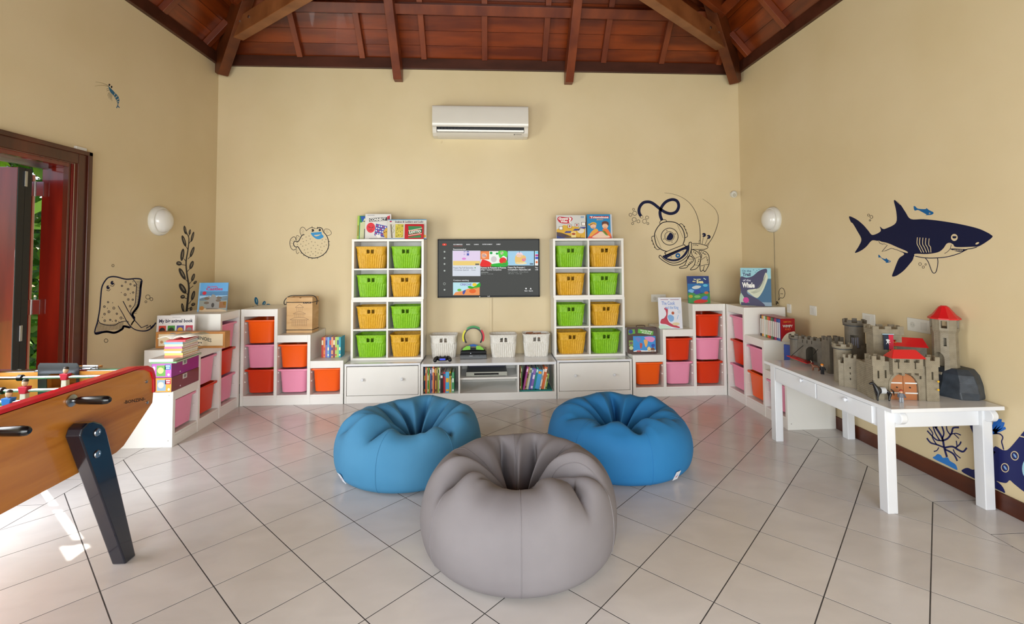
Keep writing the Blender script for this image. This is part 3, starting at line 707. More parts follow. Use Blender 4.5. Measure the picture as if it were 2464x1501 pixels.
k.poly([(300, 222), (370, 222), (370, 258), (300, 258)], em('E8402A')).rect(515, 265, 705, 270, em('C05048'))
k.L = 1
k.poly([(328, 230), (328, 250), (347, 240)], wt, False)
for s_, a, b, c, d in (('RECOMMENDED', 518, 228, 706, 250), ('MUSIC', 783, 228, 862, 249), ('GAMING', 938, 228, 1036, 248), ('ENTERTAINMENT', 1112, 226, 1315, 246), ('COMEDY', 1394, 224, 1484, 246)): k.text(s_, a, b, c, d, wt, .02)
k.text('Recommended', 515, 322, 772, 350, wt, .02).text('Continue watching', 515, 955, 832, 995, em('D8DCDC'), .015)
k.text('Peppa Pig Full Episodes', 515, 700, 925, 738, em('787C86'), .015).text('Christmas Special', 520, 745, 830, 780, em('787C86'), .015).text('Snow', 888, 748, 975, 770, em('787C86'), .015).disc((962, 715), 12, em('3CA03C'))
k.text('Pomme de Reinette et Pomme', 1078, 697, 1595, 730, wt, .02).text("d'Api + autres Comptines", 1078, 740, 1500, 775, wt, .02).line([(1082, 807), (1232, 807)], 12, gy).text('6M views \u00b7 2 years ago', 1080, 830, 1332, 850, gy)
k.text('Peppa Pig Fran\u00e7ais |', 1632, 693, 1978, 730, wt, .02).text("Compilation d'\u00e9pisodes | #5", 1632, 737, 2098, 775, wt, .02).text('Peppa Pig Fran\u00e7ais \u00b7 Cha\u00eene Officielle', 1632, 792, 2050, 814, gy).text('1M views \u00b7 1 year ago', 1640, 826, 1920, 846, gy)
k.text('"Bon', 2188, 697, 2246, 724, wt, .02).text('vill', 2188, 740, 2246, 765, wt, .02)
k.L = 3; k.text('CRECHE', 655, 1032, 890, 1078, em('8A78C0'), .03)
k.L = 1
k.text('Back', 1975, 1175, 2035, 1198, wt, .02).text('Search', 2058, 1175, 2142, 1198, wt, .02).disc((2003, 1140), 16, wt).poly([(2078, 1155), (2098, 1120), (2118, 1155)], wt, False)
for yy in (388, 517, 637, 775, 1165): k.disc((337, yy), 18, em('C8D0C8', .5))
k.ring((335, 1042), 22, 6, em('C8D0C8', .5))
for o in k.build(tv): rel(o, tv)
k = wall_ink(1030, 560, 8.4966, 1, -.0842, (0, -1, 0)); k.part('lettering').text('LG', 1218, 1287, 1262, 1306, pm('E0E0E0', .4), .03).disc((1057, 1306), 9, pm('E0E0E0', .4)); [rel(o, tv) for o in k.build(tv)]
o = bx('cable_duct', M['wall'], None, 2.945, 2.972, -.014, 0, BH + .002, 1.0, bevel=.002); tag(o, 'narrow cream cable duct running down from the television', 'cable duct')

def wall_lamp(label, p, rz):
    t = thing('wall_lamp', label, 'lamp', p, rz)            # axis -Y local is outwards
    MB().lathe([(.0005, 0), (.128, 0), (.132, -.012), (.130, -.030), (.118, -.046), (.106, -.048), (.106, -.03), (.0005, -.03)], 40, ax='y').build('base', M['plastic'], t, smooth=35)
    MB().lathe([(.106, -.044), (.104, -.056), (.092, -.078), (.07, -.094), (.04, -.104), (.0005, -.107)], 40, ax='y').build('diffuser', pm('E2E0DA', .22, coat=.4), t, smooth=60)
    return t
wall_lamp('round white bulkhead lamp above the stingray sticker', (0, -.905, 1.78), R(90))
wall_lamp('round white bulkhead lamp with a thin cable below it', (W, -.625, 1.808), R(-90))
o = MB().tube([(W - .004, -.625, 1.69), (W - .004, -.625, 1.30), (W - .004, -.625, .96)], .0016, 6).build('lamp_cable', pm('5A564C', .5)); tag(o, 'thin dark cable running down the wall from a lamp', 'cable')
def switch_plate(label, p, rz, w=.085, h=.085, kind='switch'):
    t = thing('wall_socket' if kind == 'socket' else 'light_switch', label, kind, p, rz)
    pl_ = MB().box(-w / 2, w / 2, -.009, 0, -h / 2, h / 2).build('plate', M['plastic'], t, bevel=.003)
    n = max(1, round(w / .085))
    for i in range(n):
        x = -w / 2 + w * (i + .5) / n
        if kind == 'socket' and i == 0:
            ol_ = MB().lathe([(.0005, -.0095), (.019, -.0095), (.020, -.0085), (.0005, -.0085)], 20, (x, 0, 0), 'y').build('outlet', pm('C9C6BC', .4), t)
            for q_ in (pl_, ol_): cut(q_, MB().cyl((x - .009, -.012, 0), (x - .009, -.003, 0), .0028, n=8).cyl((x + .009, -.012, 0), (x + .009, -.003, 0), .0028, n=8))
        else: bx('rocker', pm('D2CFC6', .35), t, x - .022, x + .022, -.0125, -.009, -.026, .026)
    return t
pR = lambda u, v: tuple(U(u, v, 0, W)); pB = lambda u, v: tuple(U(u, v, 1, 0))
switch_plate('single light switch on the wall near the red-spined box', pR(1958, 747), R(-90))
switch_plate('double switch plate half hidden behind the toy castle tower', pR(2092, 768), R(-90), .12)
switch_plate('cream double socket beside the red-roofed toy tower', pR(2212, 783), R(-90), .17, .09, 'socket')
switch_plate('small switch plate beside the whale book', pR(1900, 742), R(-90), .06)
switch_plate('double socket on the wall behind the cook book', pB(1584, 717), 0, .17, .085, 'socket')
sn = thing('motion_sensor', 'small cream motion sensor near the room corner', 'sensor', pB(1763, 468)); 
MB().cyl((0, 0, 0), (0, -.012, 0), .034, n=24).build('mount', M['plastic'], sn); MB().sph((0, -.03, 0), (.036, .034, .042)).build('head', M['plastic'], sn, smooth=60); MB().sph((-.01, -.052, -.01), (.018, .016, .02)).build('lens', pm('BDB8A8', .2), sn, smooth=60)
o = bx('door_contact', M['plastic'], None, 0, .02, -.045, .045, 0, .03, .003, tuple(U(190, 360, 0, 0) - Vector((0, 0, .012)))); tag(o, 'small white contact sensor above the door frame', 'sensor')

# ================================================================== WALL STICKERS
NV, TE, INK = M['navy'], M['teal'], M['ink']; CRM = pm('D7C49E', .55)
def sticker(name, label, k, base, cat='sticker'):
    t = thing(name, label, cat, base, 0, 'sea creature wall stickers')
    for o in k.build(t): rel(o, t)
    return t
# ---- shark
k = wall_ink(2020, 460, 6.16, 0, W, (-1, 0, 0))
k.part('body')
k.poly([(145, 372), (250, 415), (350, 495), (425, 580), (490, 648), (610, 595), (600, 525), (640, 555), (690, 552), (838, 468), (842, 300), (808, 150), (830, 135), (900, 190), (980, 310), (1060, 412), (1250, 414), (1500, 440), (1800, 490), (2050, 550), (2180, 605), (2240, 640), (2268, 680), (2150, 770), (2030, 828), (1850, 852), (1640, 850), (1560, 920), (1300, 950), (1125, 950), (1080, 1030), (960, 1170), (860, 1245), (800, 1265), (780, 1250), (810, 1170), (880, 1000), (960, 925), (800, 850), (620, 745), (560, 735), (480, 732), (400, 820), (320, 880), (230, 912), (290, 810), (325, 710), (265, 590), (200, 480), (170, 455)], NV, True, 4)
k.part('belly'); k.L = 1
k.poly([(1125, 928), (1300, 930), (1460, 905), (1540, 850), (1590, 780), (1640, 765), (1690, 790), (1740, 828), (2040, 822), (1960, 848), (1890, 862), (1800, 920), (1640, 975), (1400, 990), (1200, 975), (1125, 965)], CRM, True, 4)
k.poly([(600, 748), (720, 770), (860, 830), (1000, 890), (1000, 915), (860, 870), (720, 815)], CRM, True, 4)
k.part('outline'); k.L = 2
k.line([(1125, 962), (1250, 985), (1400, 990), (1600, 972), (1780, 920), (1890, 862), (1960, 850), (2040, 828)], 12, NV)
k.line([(585, 742), (600, 770), (650, 788), (660, 775), (712, 800), (632, 895), (690, 880), (770, 845), (860, 870), (970, 918)], 7, NV, smooth=False)
k.line([(1275, 990), (1320, 1050), (1370, 1180), (1405, 1215), (1440, 1180), (1462, 1060), (1456, 990)], 10, NV)
k.poly([(1650, 850), (1890, 862), (1840, 888), (1770, 895), (1700, 880)], NV)
k.line([(1660, 790), (1645, 850), (1600, 900), (1560, 922)], 7, NV)
k.L = 3
for i in range(6): k.rect(1695 + i * 24, 866, 1712 + i * 24, 880, CRM)
for a, b, c in ((1158, 683, 1218), (1196, 686, 1254), (1240, 688, 1294), (1284, 692, 1330), (1332, 700, 1358)):
    k.part('gill'); k.L = 1; k.line([(a, b), (a - 6, b + 90), (a + 20, 830), (c, 908)], 11, CRM)
k.part('fin_line'); k.L = 1; k.line([(840, 142), (905, 200)], 5, CRM)
k.part('eye'); k.L = 1; k.disc((1705, 685), 50, CRM, 52); k.L = 2; k.poly([(1680, 668), (1735, 668), (1730, 695), (1705, 700), (1685, 695)], NV)
k.L = 1; k.disc((2045, 772), 30, CRM, 14, -25)
sticker('shark_sticker', 'large navy smiling shark wall sticker', k, (W, -2.2, 1.29))
def fishy(label, pts, eye, base):
    k = wall_ink(2020, 460, 6.16, 0, W, (-1, 0, 0)); k.part('body').poly(pts, TE, True, 4); k.part('eye'); k.L = 1; k.disc(eye, 10, CRM); k.L = 2; k.disc(eye, 5, NV)
    sticker('fish_sticker', label, k, base)
fishy('small blue fish sticker above the shark fin', [(1100, 225), (1125, 225), (1165, 258), (1275, 265), (1290, 250), (1330, 280), (1390, 310), (1390, 335), (1350, 352), (1275, 355), (1290, 345), (1220, 305), (1165, 278), (1115, 285)], (1338, 328), (W, -2.25, 1.7))
fishy('small blue fish sticker below the shark tail', [(580, 940), (605, 960), (625, 985), (680, 1005), (695, 990), (720, 1015), (760, 1035), (745, 1055), (685, 1060), (690, 1048), (650, 1015), (605, 980), (582, 985)], (738, 1040), (W, -1.9, 1.35))
for lab, cs in (('three bubble stickers beside the shark tail', ((432, 354, 16), (474, 381, 22), (453, 431, 11))), ('three bubble stickers under the shark belly', ((1196, 1079, 21), (1244, 1124, 17), (1279, 1085, 12)))):
    k = wall_ink(2020, 460, 6.16, 0, W, (-1, 0, 0))
    for x, yv, r in cs: k.part('bubble').ring((x, yv), r, 6, INK)
    sticker('bubble_sticker', lab, k, tuple(U(2020 + cs[1][0] / 6.16, 460 + cs[1][1] / 6.16, 0, W)))
# ---- hermit crab in a diving helmet
k = wall_ink(1490, 440, 6.2556, 1, 0, (0, -1, 0))
k.part('air_hose').line([(338, 515), (300, 450), (305, 370), (360, 300), (440, 285), (510, 310), (600, 380), (690, 440), (780, 462), (860, 430), (895, 350), (870, 275), (800, 250), (710, 280), (645, 350), (615, 430), (620, 500), (645, 565)], 44, NV)
k.L = 1; k.disc((338, 513), 20, CRM); k.ring((338, 513), 20, 5, INK)
for x, yv, r in ((214, 398, 15), (233, 457, 31), (170, 480, 23), (225, 552, 31), (289, 578, 23), (381, 577, 31), (418, 521, 23), (202, 611, 16), (432, 612, 15)): k.part('bubble').ring((x, yv), r, 6, INK)
k.part('helmet')
k.line([(720, 582), (640, 605), (570, 680), (532, 780), (560, 930), (630, 1000), (720, 1035)], 13, INK).line([(720, 582), (840, 595), (930, 660), (975, 750), (985, 840), (960, 925)], 13, INK)
k.ring((758, 808), 128, 10, INK).ring((755, 805), 72, 7, INK); k.disc((755, 805), 60, NV)
k.L = 1; k.poly([(700, 790), (725, 755), (760, 748), (725, 800), (708, 840)], CRM)
k.L = 0
for x, yv in ((717, 718), (841, 768), (671, 845), (794, 891)): k.ring((x, yv), 8, 4, INK)
k.line([(615, 620), (610, 590), (650, 555), (700, 558), (715, 585)], 9, INK).line([(905, 625), (935, 615), (970, 650), (1025, 780), (1015, 815), (990, 825)], 9, INK).line([(535, 800), (500, 805), (488, 840), (540, 970), (575, 1002), (610, 995)], 9, INK)
k.line([(875, 632), (965, 830)], 4, INK).line([(545, 775), (632, 985)], 4, INK)
for x, yv in ((980, 655), (1000, 705), (1018, 755), (493, 870), (512, 920), (535, 970)): k.disc((x, yv), 9, INK)
k.part('collar')
k.poly([(700, 1040), (960, 935), (985, 945), (990, 965), (720, 1080), (700, 1065)], CRM); k.line([(700, 1040), (960, 935), (985, 945), (990, 965), (720, 1080), (700, 1065)], 10, INK, True)
k.poly([(650, 1105), (700, 1080), (990, 960), (1045, 935), (1045, 1000), (1000, 1090), (900, 1165), (800, 1180), (700, 1150)], NV, True, 4)
k.L = 1; k.poly([(735, 1120), (990, 1000), (985, 1050), (920, 1120), (830, 1150), (760, 1140)], CRM); k.L = 2; k.ring((882, 1092), 25, 24, TE); k.ring((782, 1115), 9, 4, INK).ring((965, 1033), 9, 4, INK)
k.L = 1; k.line([(600, 1105), (620, 1090), (680, 1150), (800, 1205), (920, 1180), (1020, 1100), (1048, 1000), (1050, 910), (1070, 892), (1088, 910), (1080, 1020), (1030, 1140), (930, 1220), (800, 1238), (690, 1190), (610, 1130)], 11, INK, True)
k.part('crab_body')
k.line([(1100, 912), (1180, 912), (1300, 940), (1335, 970), (1275, 1000), (1100, 1000)], 9, INK)
for a in ([(1090, 1005), (1180, 1040), (1225, 1110), (1215, 1210), (1160, 1290), (1085, 1308), (1075, 1295), (1130, 1235), (1140, 1150), (1095, 1080)], [(1045, 1100), (1110, 1130), (1110, 1180), (1040, 1240), (1010, 1275), (925, 1285), (908, 1270), (980, 1240), (1010, 1180)],
          [(1200, 1020), (1290, 1030), (1345, 1090), (1355, 1180), (1345, 1240), (1290, 1335), (1265, 1310), (1225, 1330), (1215, 1240), (1225, 1150), (1240, 1090)]): k.line(a, 10, INK, True)
k.line([(1130, 1140), (1215, 1105)], 6, INK).line([(1130, 1235), (1195, 1240)], 6, INK).line([(1225, 1250), (1345, 1220)], 7, INK).line([(1235, 1155), (1320, 1100)], 6, INK).line([(1265, 1310), (1280, 1245)], 8, INK).line([(1040, 1145), (1110, 1150)], 6, INK).line([(980, 1240), (1035, 1245)], 6, INK)
for x, yv, r in ((1125, 933, 8), (1155, 933, 9), (1180, 940, 8), (1120, 1038, 8), (1145, 1055, 10), (1165, 1070, 7), (1235, 1040, 7), (1262, 1055, 10), (1288, 1070, 9), (1305, 1080, 6), (1320, 1130, 8), (1328, 1160, 10), (1330, 1190, 7), (1200, 1150, 8), (1192, 1178, 9), (1180, 1205, 7), (1085, 1105, 8), (1085, 1180, 8), (1065, 1200, 9), (1045, 1222, 8)): k.disc((x, yv), r, INK)
k.part('antenna').line([(680, 150), (800, 165), (940, 215), (1060, 305), (1150, 440), (1205, 620), (1218, 760), (1218, 870)], 8, INK, taper=(.4, 1.2)).line([(1255, 240), (1380, 330), (1460, 420), (1492, 530), (1470, 660), (1410, 810), (1345, 910)], 8, INK, taper=(.4, 1.2))
k.line([(1205, 912), (1205, 870), (1222, 870), (1222, 912)], 7, INK).line([(1305, 945), (1340, 912), (1345, 930), (1320, 955)], 7, INK)
k.part('eye_stalk').line([(1245, 930), (1270, 800)], 6, INK).line([(1285, 940), (1335, 830)], 6, INK).disc((1275, 783), 30, NV).disc((1345, 812), 30, NV)
k.L = 1; k.poly([(1245, 775), (1275, 785), (1245, 800)], CRM, False).poly([(1315, 800), (1345, 812), (1315, 828)], CRM, False)
sticker('crab_sticker', 'hermit crab in a diving helmet wall sticker', k, (4.6, 0, 1.35))
# ---- puffer fish
k = wall_ink(680, 520, 12.507, 1, 0, (0, -1, 0))
k.part('outline').line([(710, 445), (780, 385), (880, 342), (1000, 378)], 16, INK).line([(1020, 378), (1105, 342), (1190, 375), (1230, 470), (1320, 580), (1370, 700), (1390, 840), (1370, 960), (1300, 1090), (1160, 1200), (1000, 1255), (860, 1255), (720, 1205), (590, 1110), (520, 1010), (460, 920), (400, 930), (350, 890), (330, 820), (370, 750), (440, 775), (490, 740), (550, 630), (600, 570), (660, 555)], 24, INK)
k.part('mouth').poly([(850, 505), (900, 495), (1080, 480), (1170, 475), (1180, 540), (1230, 590), (1220, 640), (1120, 690), (1020, 685), (930, 625), (870, 560)], pm('1488C4', .5)); k.L = 1; k.poly([(945, 570), (1040, 560), (1150, 550), (1080, 590), (1000, 605)], CRM)
k.part('eye').disc((905, 428), 42, INK).disc((1115, 415), 38, INK); k.L = 1; k.poly([(860, 410), (905, 428), (862, 440)], CRM, False).poly([(1075, 395), (1115, 415), (1075, 425)], CRM, False)
br2 = pm('6A5C48', .6)
for pts_, w_, rays in (([(710, 430), (650, 350), (580, 335), (530, 400), (530, 500), (570, 580)], 14, (((590, 380), (650, 460)), ((560, 430), (640, 480)), ((560, 500), (630, 510)), ((580, 560), (640, 530)))), ([(1255, 470), (1265, 400), (1330, 380), (1420, 420), (1470, 510), (1420, 570), (1340, 585)], 12, (((1310, 400), (1300, 470)), ((1360, 420), (1320, 500)), ((1400, 470), (1330, 520)))),
                       ([(400, 720), (380, 640), (320, 625), (240, 700), (220, 820), (250, 950), (330, 1020), (400, 980)], 16, (((250, 720), (330, 770)), ((300, 680), (350, 740)), ((235, 810), (310, 815)), ((250, 900), (330, 890)))), ([(460, 775), (415, 700), (420, 600), (460, 580), (510, 630)], 12, (((450, 620), (470, 690)),)), ([(430, 940), (405, 1030), (440, 1130), (500, 1080)], 12, (((440, 1000), (460, 1060)),))):
    k.part('fin').line(pts_, w_, INK)
    for a, b in rays: k.line([a, b], 6, br2)
k.part('spines'); r = random.Random(2); br = pm('5C5040', .6)
for x, yv in ((710, 630), (800, 600), (835, 690), (600, 680), (720, 735), (630, 765), (880, 770), (975, 785), (450, 850), (550, 840), (790, 825), (705, 870), (610, 900), (925, 880), (1055, 875), (1180, 820), (1190, 715), (1300, 700), (1265, 775), (1315, 865), (1245, 905), (1145, 925), (860, 955), (755, 985), (660, 1015), (995, 975), (1100, 1005), (1185, 1030), (865, 1065), (770, 1090), (690, 1105), (990, 1065), (1065, 1105), (915, 1130), (830, 1175), (995, 1180), (1155, 1110)):
    d = Vector((x - 930, yv - 780)).normalized(); n_ = Vector((-d.y, d.x)); p = Vector((x, yv)); k.poly([tuple(p + d * 26), tuple(p - d * 12 + n_ * 17), tuple(p - d * 2), tuple(p - d * 12 - n_ * 17)], br, False)
for a in (8, 22, 38, 52, 75, 95, 108, 128, 140, -5, 265, 285):
    t = R(a); c, s = math.cos(t), math.sin(t); p = Vector((930 + 455 * c, 800 + 460 * s)); n_ = Vector((-s, c)); k.poly([tuple(p + Vector((c, s)) * 55), tuple(p + n_ * 12), tuple(p - n_ * 12)], INK, False)
sticker('puffer_fish_sticker', 'round puffer fish wall sticker with bright blue lips', k, (1.0, 0, 1.43))
# ---- shrimp
k = wall_ink(210, 180, 15.01, 0, 0, (1, 0, 0)); sh = pm('0E5C80', .5)
k.part('body').poly([(735, 380), (780, 420), (900, 540), (1000, 650), (1090, 740), (1140, 830), (1155, 930), (1135, 1040), (1110, 1110), (1160, 1160), (1150, 1205), (1100, 1150), (1070, 1205), (1040, 1180), (1080, 1110), (1080, 1020), (1045, 930), (1020, 870), (970, 780), (920, 720), (850, 650), (800, 560), (770, 460)], sh, True, 4)
k.L = 1
for a, b in (((1000, 670), (965, 740)), ((1085, 755), (1010, 825)), ((1135, 860), (1045, 925)), ((1145, 970), (1070, 975)), ((1130, 1045), (1085, 1050))): k.line([a, b], 22, CRM)
k.part('eye').disc((797, 362), 32, INK, 40).disc((875, 435), 30, INK, 42)
k.part('feeler').line([(740, 385), (600, 320), (450, 275), (290, 262)], 14, pm('7A6438', .6), taper=(1, .5)).line([(740, 420), (620, 385), (450, 380), (265, 412)], 14, pm('7A6438', .6), taper=(1, .5))
for a in ([(800, 640), (750, 700), (735, 770)], [(830, 670), (785, 750), (780, 850)], [(860, 690), (830, 790), (835, 900)], [(890, 720), (875, 850), (895, 950)], [(770, 510), (720, 500), (690, 530)], [(780, 560), (730, 560), (700, 595)]): k.part('leg').line(a, 14, pm('4A4A38', .6), taper=(1, .5))
sticker('shrimp_sticker', 'small blue shrimp wall sticker with long feelers', k, tuple(U(285, 260, 0, 0)))
# ---- stingray
k = wall_ink(0, 300, 2.5024, 0, 0, (1, 0, 0))
out = [(640, 930), (614, 975), (606, 1040), (600, 1110), (588, 1180), (572, 1258), (640, 1245), (690, 1252), (735, 1230), (745, 1212), (780, 1222), (795, 1195), (810, 1170), (796, 1140), (830, 1092), (840, 1030), (845, 980), (853, 936), (820, 926), (760, 930), (700, 916), (665, 916)]
k.part('outline').line(out, 8, NV, True)
k.line([(572, 1256), (640, 1246), (690, 1252), (735, 1230), (745, 1214), (780, 1220)], 13, NV).line([(810, 1165), (798, 1138), (830, 1092), (842, 1030), (846, 980), (852, 940)], 13, NV)
k.line([(590, 1165), (600, 1192), (640, 1206), (690, 1206), (720, 1190), (760, 1182), (775, 1190)], 4, NV).line([(790, 1150), (788, 1118), (812, 1080), (818, 1020), (820, 960), (800, 932)], 4, NV)
k.part('fin_stripes')
for i in range(22):
    f = i / 21; a = Vector((590 + 150 * f, 1190 + 14 * math.sin(f * 3.1) - 8 * f)); k.line([tuple(a), (a.x - 8 + 6 * f, 1246 - 16 * f)], 2.2, INK, smooth=False)
for i in range(22):
    f = i / 21; k.line([(819 - 22 * max(0, f - .6) * 2, 945 + 190 * f), (848 - 12 * f - 22 * max(0, f - .7) * 2, 940 + 195 * f)], 2.2, INK, smooth=False)
k.part('tail').poly([(712, 1090), (740, 1062), (770, 1120), (800, 1170), (850, 1215), (870, 1240), (800, 1225), (755, 1170)], CRM); k.L = 1
k.line([(710, 1090), (740, 1140), (770, 1195), (810, 1232), (870, 1242), (910, 1225), (938, 1192)], 7, NV, taper=(.5, 1.2)).line([(740, 1062), (770, 1120), (805, 1172), (850, 1222), (890, 1206), (880, 1226), (908, 1208), (905, 1222), (936, 1196)], 5, NV, smooth=False)
k.part('eye').disc((676, 952), 11, NV, 12).disc((650, 979), 10, NV, 12).line([(662, 968), (680, 972), (690, 958)], 3, INK).line([(640, 995), (655, 1000), (664, 988)], 3, INK); k.L = 1; k.disc((682, 948), 4, CRM).disc((656, 974), 4, CRM)
for x, yv, r in ((756, 947, 5), (734, 970, 5), (785, 960, 5), (771, 990, 6), (801, 1010, 5), (753, 1023, 7), (772, 1052, 6), (799, 1053, 5), (783, 1092, 6), (810, 968, 5), (650, 1068, 5), (628, 1095, 6), (685, 1104, 7), (655, 1126, 7), (629, 1140, 6), (703, 1138, 5), (728, 1163, 7), (630, 1180, 6), (663, 1175, 5), (697, 1180, 5)): k.part('spot').ring((x, yv), r, 2.6, NV).disc((x, yv), r * .4, NV)
k.part('speckles')
for x, yv in ((730, 1010), (784, 1016), (678, 1072), (646, 1105), (616, 1160), (715, 1186), (742, 1166), (676, 1183), (800, 945)): k.disc((x, yv), 2.4, NV)
sticker('stingray_sticker', 'spotted stingray wall sticker with a long tail', k, tuple(U(270, 800, 0, 0)))
for lab, cs in (('single bubble sticker above the stingray', ((680, 848, 7),)), ('three bubble stickers beside the stingray wing', ((890, 1037, 13), (911, 1050, 9), (878, 1066, 6))), ('single bubble sticker below the stingray', ((638, 1300, 11),))):
    k = wall_ink(0, 300, 2.5024, 0, 0, (1, 0, 0))
    for x, yv, r in cs: k.part('bubble').ring((x, yv), r, 2.6, INK)
    sticker('bubble_sticker', lab, k, tuple(U(cs[0][0] / 2.5024, 300 + cs[0][1] / 2.5024, 0, 0)))
# ---- seaweed
k = wall_ink(220, 530, 2.68, 0, 0, (1, 0, 0)); BK = pm('1B1A26', .55)
k.part('stem').line([(612, 600), (622, 500), (628, 430), (616, 350), (610, 270), (622, 190), (628, 120), (616, 85), (606, 60)], 9, BK, taper=(1.6, .35))
for cx, cy, a, b, an, jx, jy in ((603, 62, 28, 9, 80, 615, 92), (634, 76, 18, 7, -80, 624, 108), (651, 106, 34, 8, -75, 628, 150), (596, 133, 38, 11, 72, 620, 185), (586, 222, 40, 12, 98, 612, 268), (649, 204, 36, 10, -70, 622, 250), (564, 278, 18, 14, 10, 606, 290), (645, 288, 28, 12, -70, 618, 330), (585, 345, 42, 14, 62, 620, 395), (655, 368, 26, 10, -72, 630, 410), (588, 440, 38, 17, 58, 622, 480), (668, 401, 14, 8, -45, 634, 440), (655, 485, 32, 11, -75, 626, 540), (588, 493, 15, 12, -10, 618, 505), (588, 562, 28, 9, 80, 614, 600), (656, 542, 14, 10, -30, 622, 572), (642, 572, 15, 8, -80, 620, 600)):
    k.part('leaf'); k.disc((cx, cy), a, BK, b, an); k.line([(cx + (jx - cx) * .35, cy + (jy - cy) * .55), (jx, jy)], 4, BK); k.L = 1; k.disc((cx + 1, cy - 2), a * .55, pm('8C8470', .6), b * .28, an)
sticker('seaweed_sticker', 'tall black seaweed wall sticker beside the corner', k, tuple(U(452, 748, 0, 0)))
# ---- blue leaves above the wooden box unit, speech bubble by the whale book
k = wall_ink(560, 680, 4.843, 1, 0, (0, -1, 0))
for cx, cy, a, b, an in ((275, 212, 45, 22, 80), (365, 240, 28, 18, -65), (415, 258, 24, 13, 0)):
    k.part('leaf'); k.disc((cx, cy), a, pm('0F5F86', .5), b, an); k.L = 1; k.disc((cx + 4, cy), a * .5, pm('8FB0AC', .5), b * .3, an)
k.part('stem').line([(290, 250), (297, 300)], 6, pm('0F5F86', .5)).line([(230, 278), (256, 280)], 5, INK)
sticker('leaf_sticker', 'small blue leaf stickers above the stair unit with wooden box', k, tuple(U(620, 740, 1, 0)))
k = wall_ink(1760, 620, 6.526, 0, W, (-1, 0, 0))
k.part('balloon').line([(752, 600), (745, 540), (765, 490), (790, 475), (820, 490), (842, 550), (830, 610), (800, 635), (770, 628), (742, 665)], 7, INK, True)
k.part('lettering')
for x_ in (777, 791, 805): k.disc((x_, 566), 5.5, INK)
k.part('bug').disc((716, 695), 10, INK, 14).disc((706, 722), 9, INK, 16).disc((731, 712), 9, INK, 13)
sticker('speech_bubble_sticker', 'tiny speech bubble sticker beside the whale book', k, tuple(U(1880, 725, 0, W)))
# ---- coral, octopus and rocks low on the right wall
k = wall_ink(2180, 980, 5.359, 0, W, (-1, 0, 0)); DN = pm('141C5A', .5)
k.part('branches')
for a, w in (([(530, 640), (495, 520), (470, 400), (400, 280), (330, 190)], 26), ([(500, 520), (600, 505), (680, 550), (740, 570), (785, 520)], 24), ([(490, 515), (400, 480), (320, 455), (270, 395)], 20), ([(470, 430), (540, 400), (590, 330), (610, 265), (685, 258)], 24), ([(480, 430), (400, 420), (340, 370), (275, 300)], 18), ([(465, 410), (490, 330), (460, 230)], 20), ([(440, 430), (380, 330), (340, 210)], 16), ([(505, 540), (600, 590), (640, 640), (662, 690)], 22), ([(610, 540), (640, 600), (705, 655)], 14), ([(640, 520), (690, 480), (712, 440)], 20), ([(660, 500), (650, 430)], 14), ([(580, 345), (650, 335), (710, 358)], 14), ([(620, 340), (685, 402)], 12), ([(575, 355), (530, 290), (520, 195)], 16), ([(400, 480), (370, 440), (340, 380), (345, 330), (295, 260)], 14), ([(425, 515), (400, 555), (360, 568)], 14), ([(395, 270), (330, 215), (245, 225)], 16), ([(400, 260), (375, 180)], 22)): k.line(a, w, DN)
sticker('coral_sticker', 'branching navy coral wall sticker under the white table', k, tuple(U(2278, 1100, 0, W)))
k = wall_ink(2180, 980, 5.359, 0, W, (-1, 0, 0))
k.part('light_rock').poly([(350, 655), (380, 625), (410, 600), (450, 615), (480, 650), (540, 645), (570, 690), (640, 735), (665, 800), (640, 800), (500, 730)], pm('2E7CCB', .5), True, 4)
k.part('dark_rock').poly([(725, 830), (750, 790), (800, 780), (850, 800), (880, 800), (910, 778), (990, 800), (1100, 900), (1230, 1000), (1280, 1100), (1200, 1068), (900, 925)], DN, True, 4)
sticker('rock_sticker', 'blue and navy rock wall sticker above the skirting', k, tuple(U(2300, 1130, 0, W)))
k = wall_ink(2180, 980, 5.359, 0, W, (-1, 0, 0))
k.part('tentacle').line([(780, 120), (840, 200), (900, 340), (950, 440), (1040, 540), (1140, 600)], 62, DN)
k.part('head').poly([(1130, 520), (1250, 550), (1320, 540), (1430, 420), (1520, 310), (1600, 240), (1900, 200), (2100, 500), (2000, 900), (1700, 1150), (1560, 1110), (1400, 990), (1340, 940), (1290, 975), (1180, 950), (1130, 900)], DN, True, 4)
for x, yv in ((1405, 623), (1280, 778)):
    k.part('eye'); k.L = 1; k.disc((x, yv), 52, CRM, 62, -20); k.L = 2; k.disc((x, yv), 40, DN, 50, -20); k.L = 3; k.disc((x + 4, yv), 34, pm('7FA8DC', .5), 12, 55)
k.part('spot'); k.L = 1; k.disc((1560, 790), 60, pm('9CC8D8', .5), 120).line([(1465, 368), (1530, 385)], 14, CRM)
sticker('octopus_sticker', 'large navy octopus wall sticker low beside the table leg', k, tuple(U(2420, 1180, 0, W)))
k = wall_ink(2180, 980, 5.359, 0, W, (-1, 0, 0)); BL = pm('1F66BE', .5)
for a, w in (([(1110, 300), (1150, 220), (1165, 140)], 60), ([(1130, 310), (1200, 230), (1215, 150)], 44), ([(1140, 315), (1235, 250), (1255, 190)], 40), ([(1140, 320), (1230, 290), (1285, 262)], 34), ([(1080, 330), (1180, 325)], 40)): k.part('frond').line(a, w, BL)
k.part('stem').line([(1130, 335), (1210, 342), (1250, 385), (1235, 440), (1250, 500), (1262, 545)], 16, DN)
sticker('anemone_sticker', 'bright blue anemone wall sticker behind the table leg', k, tuple(U(2405, 1020, 0, W)))

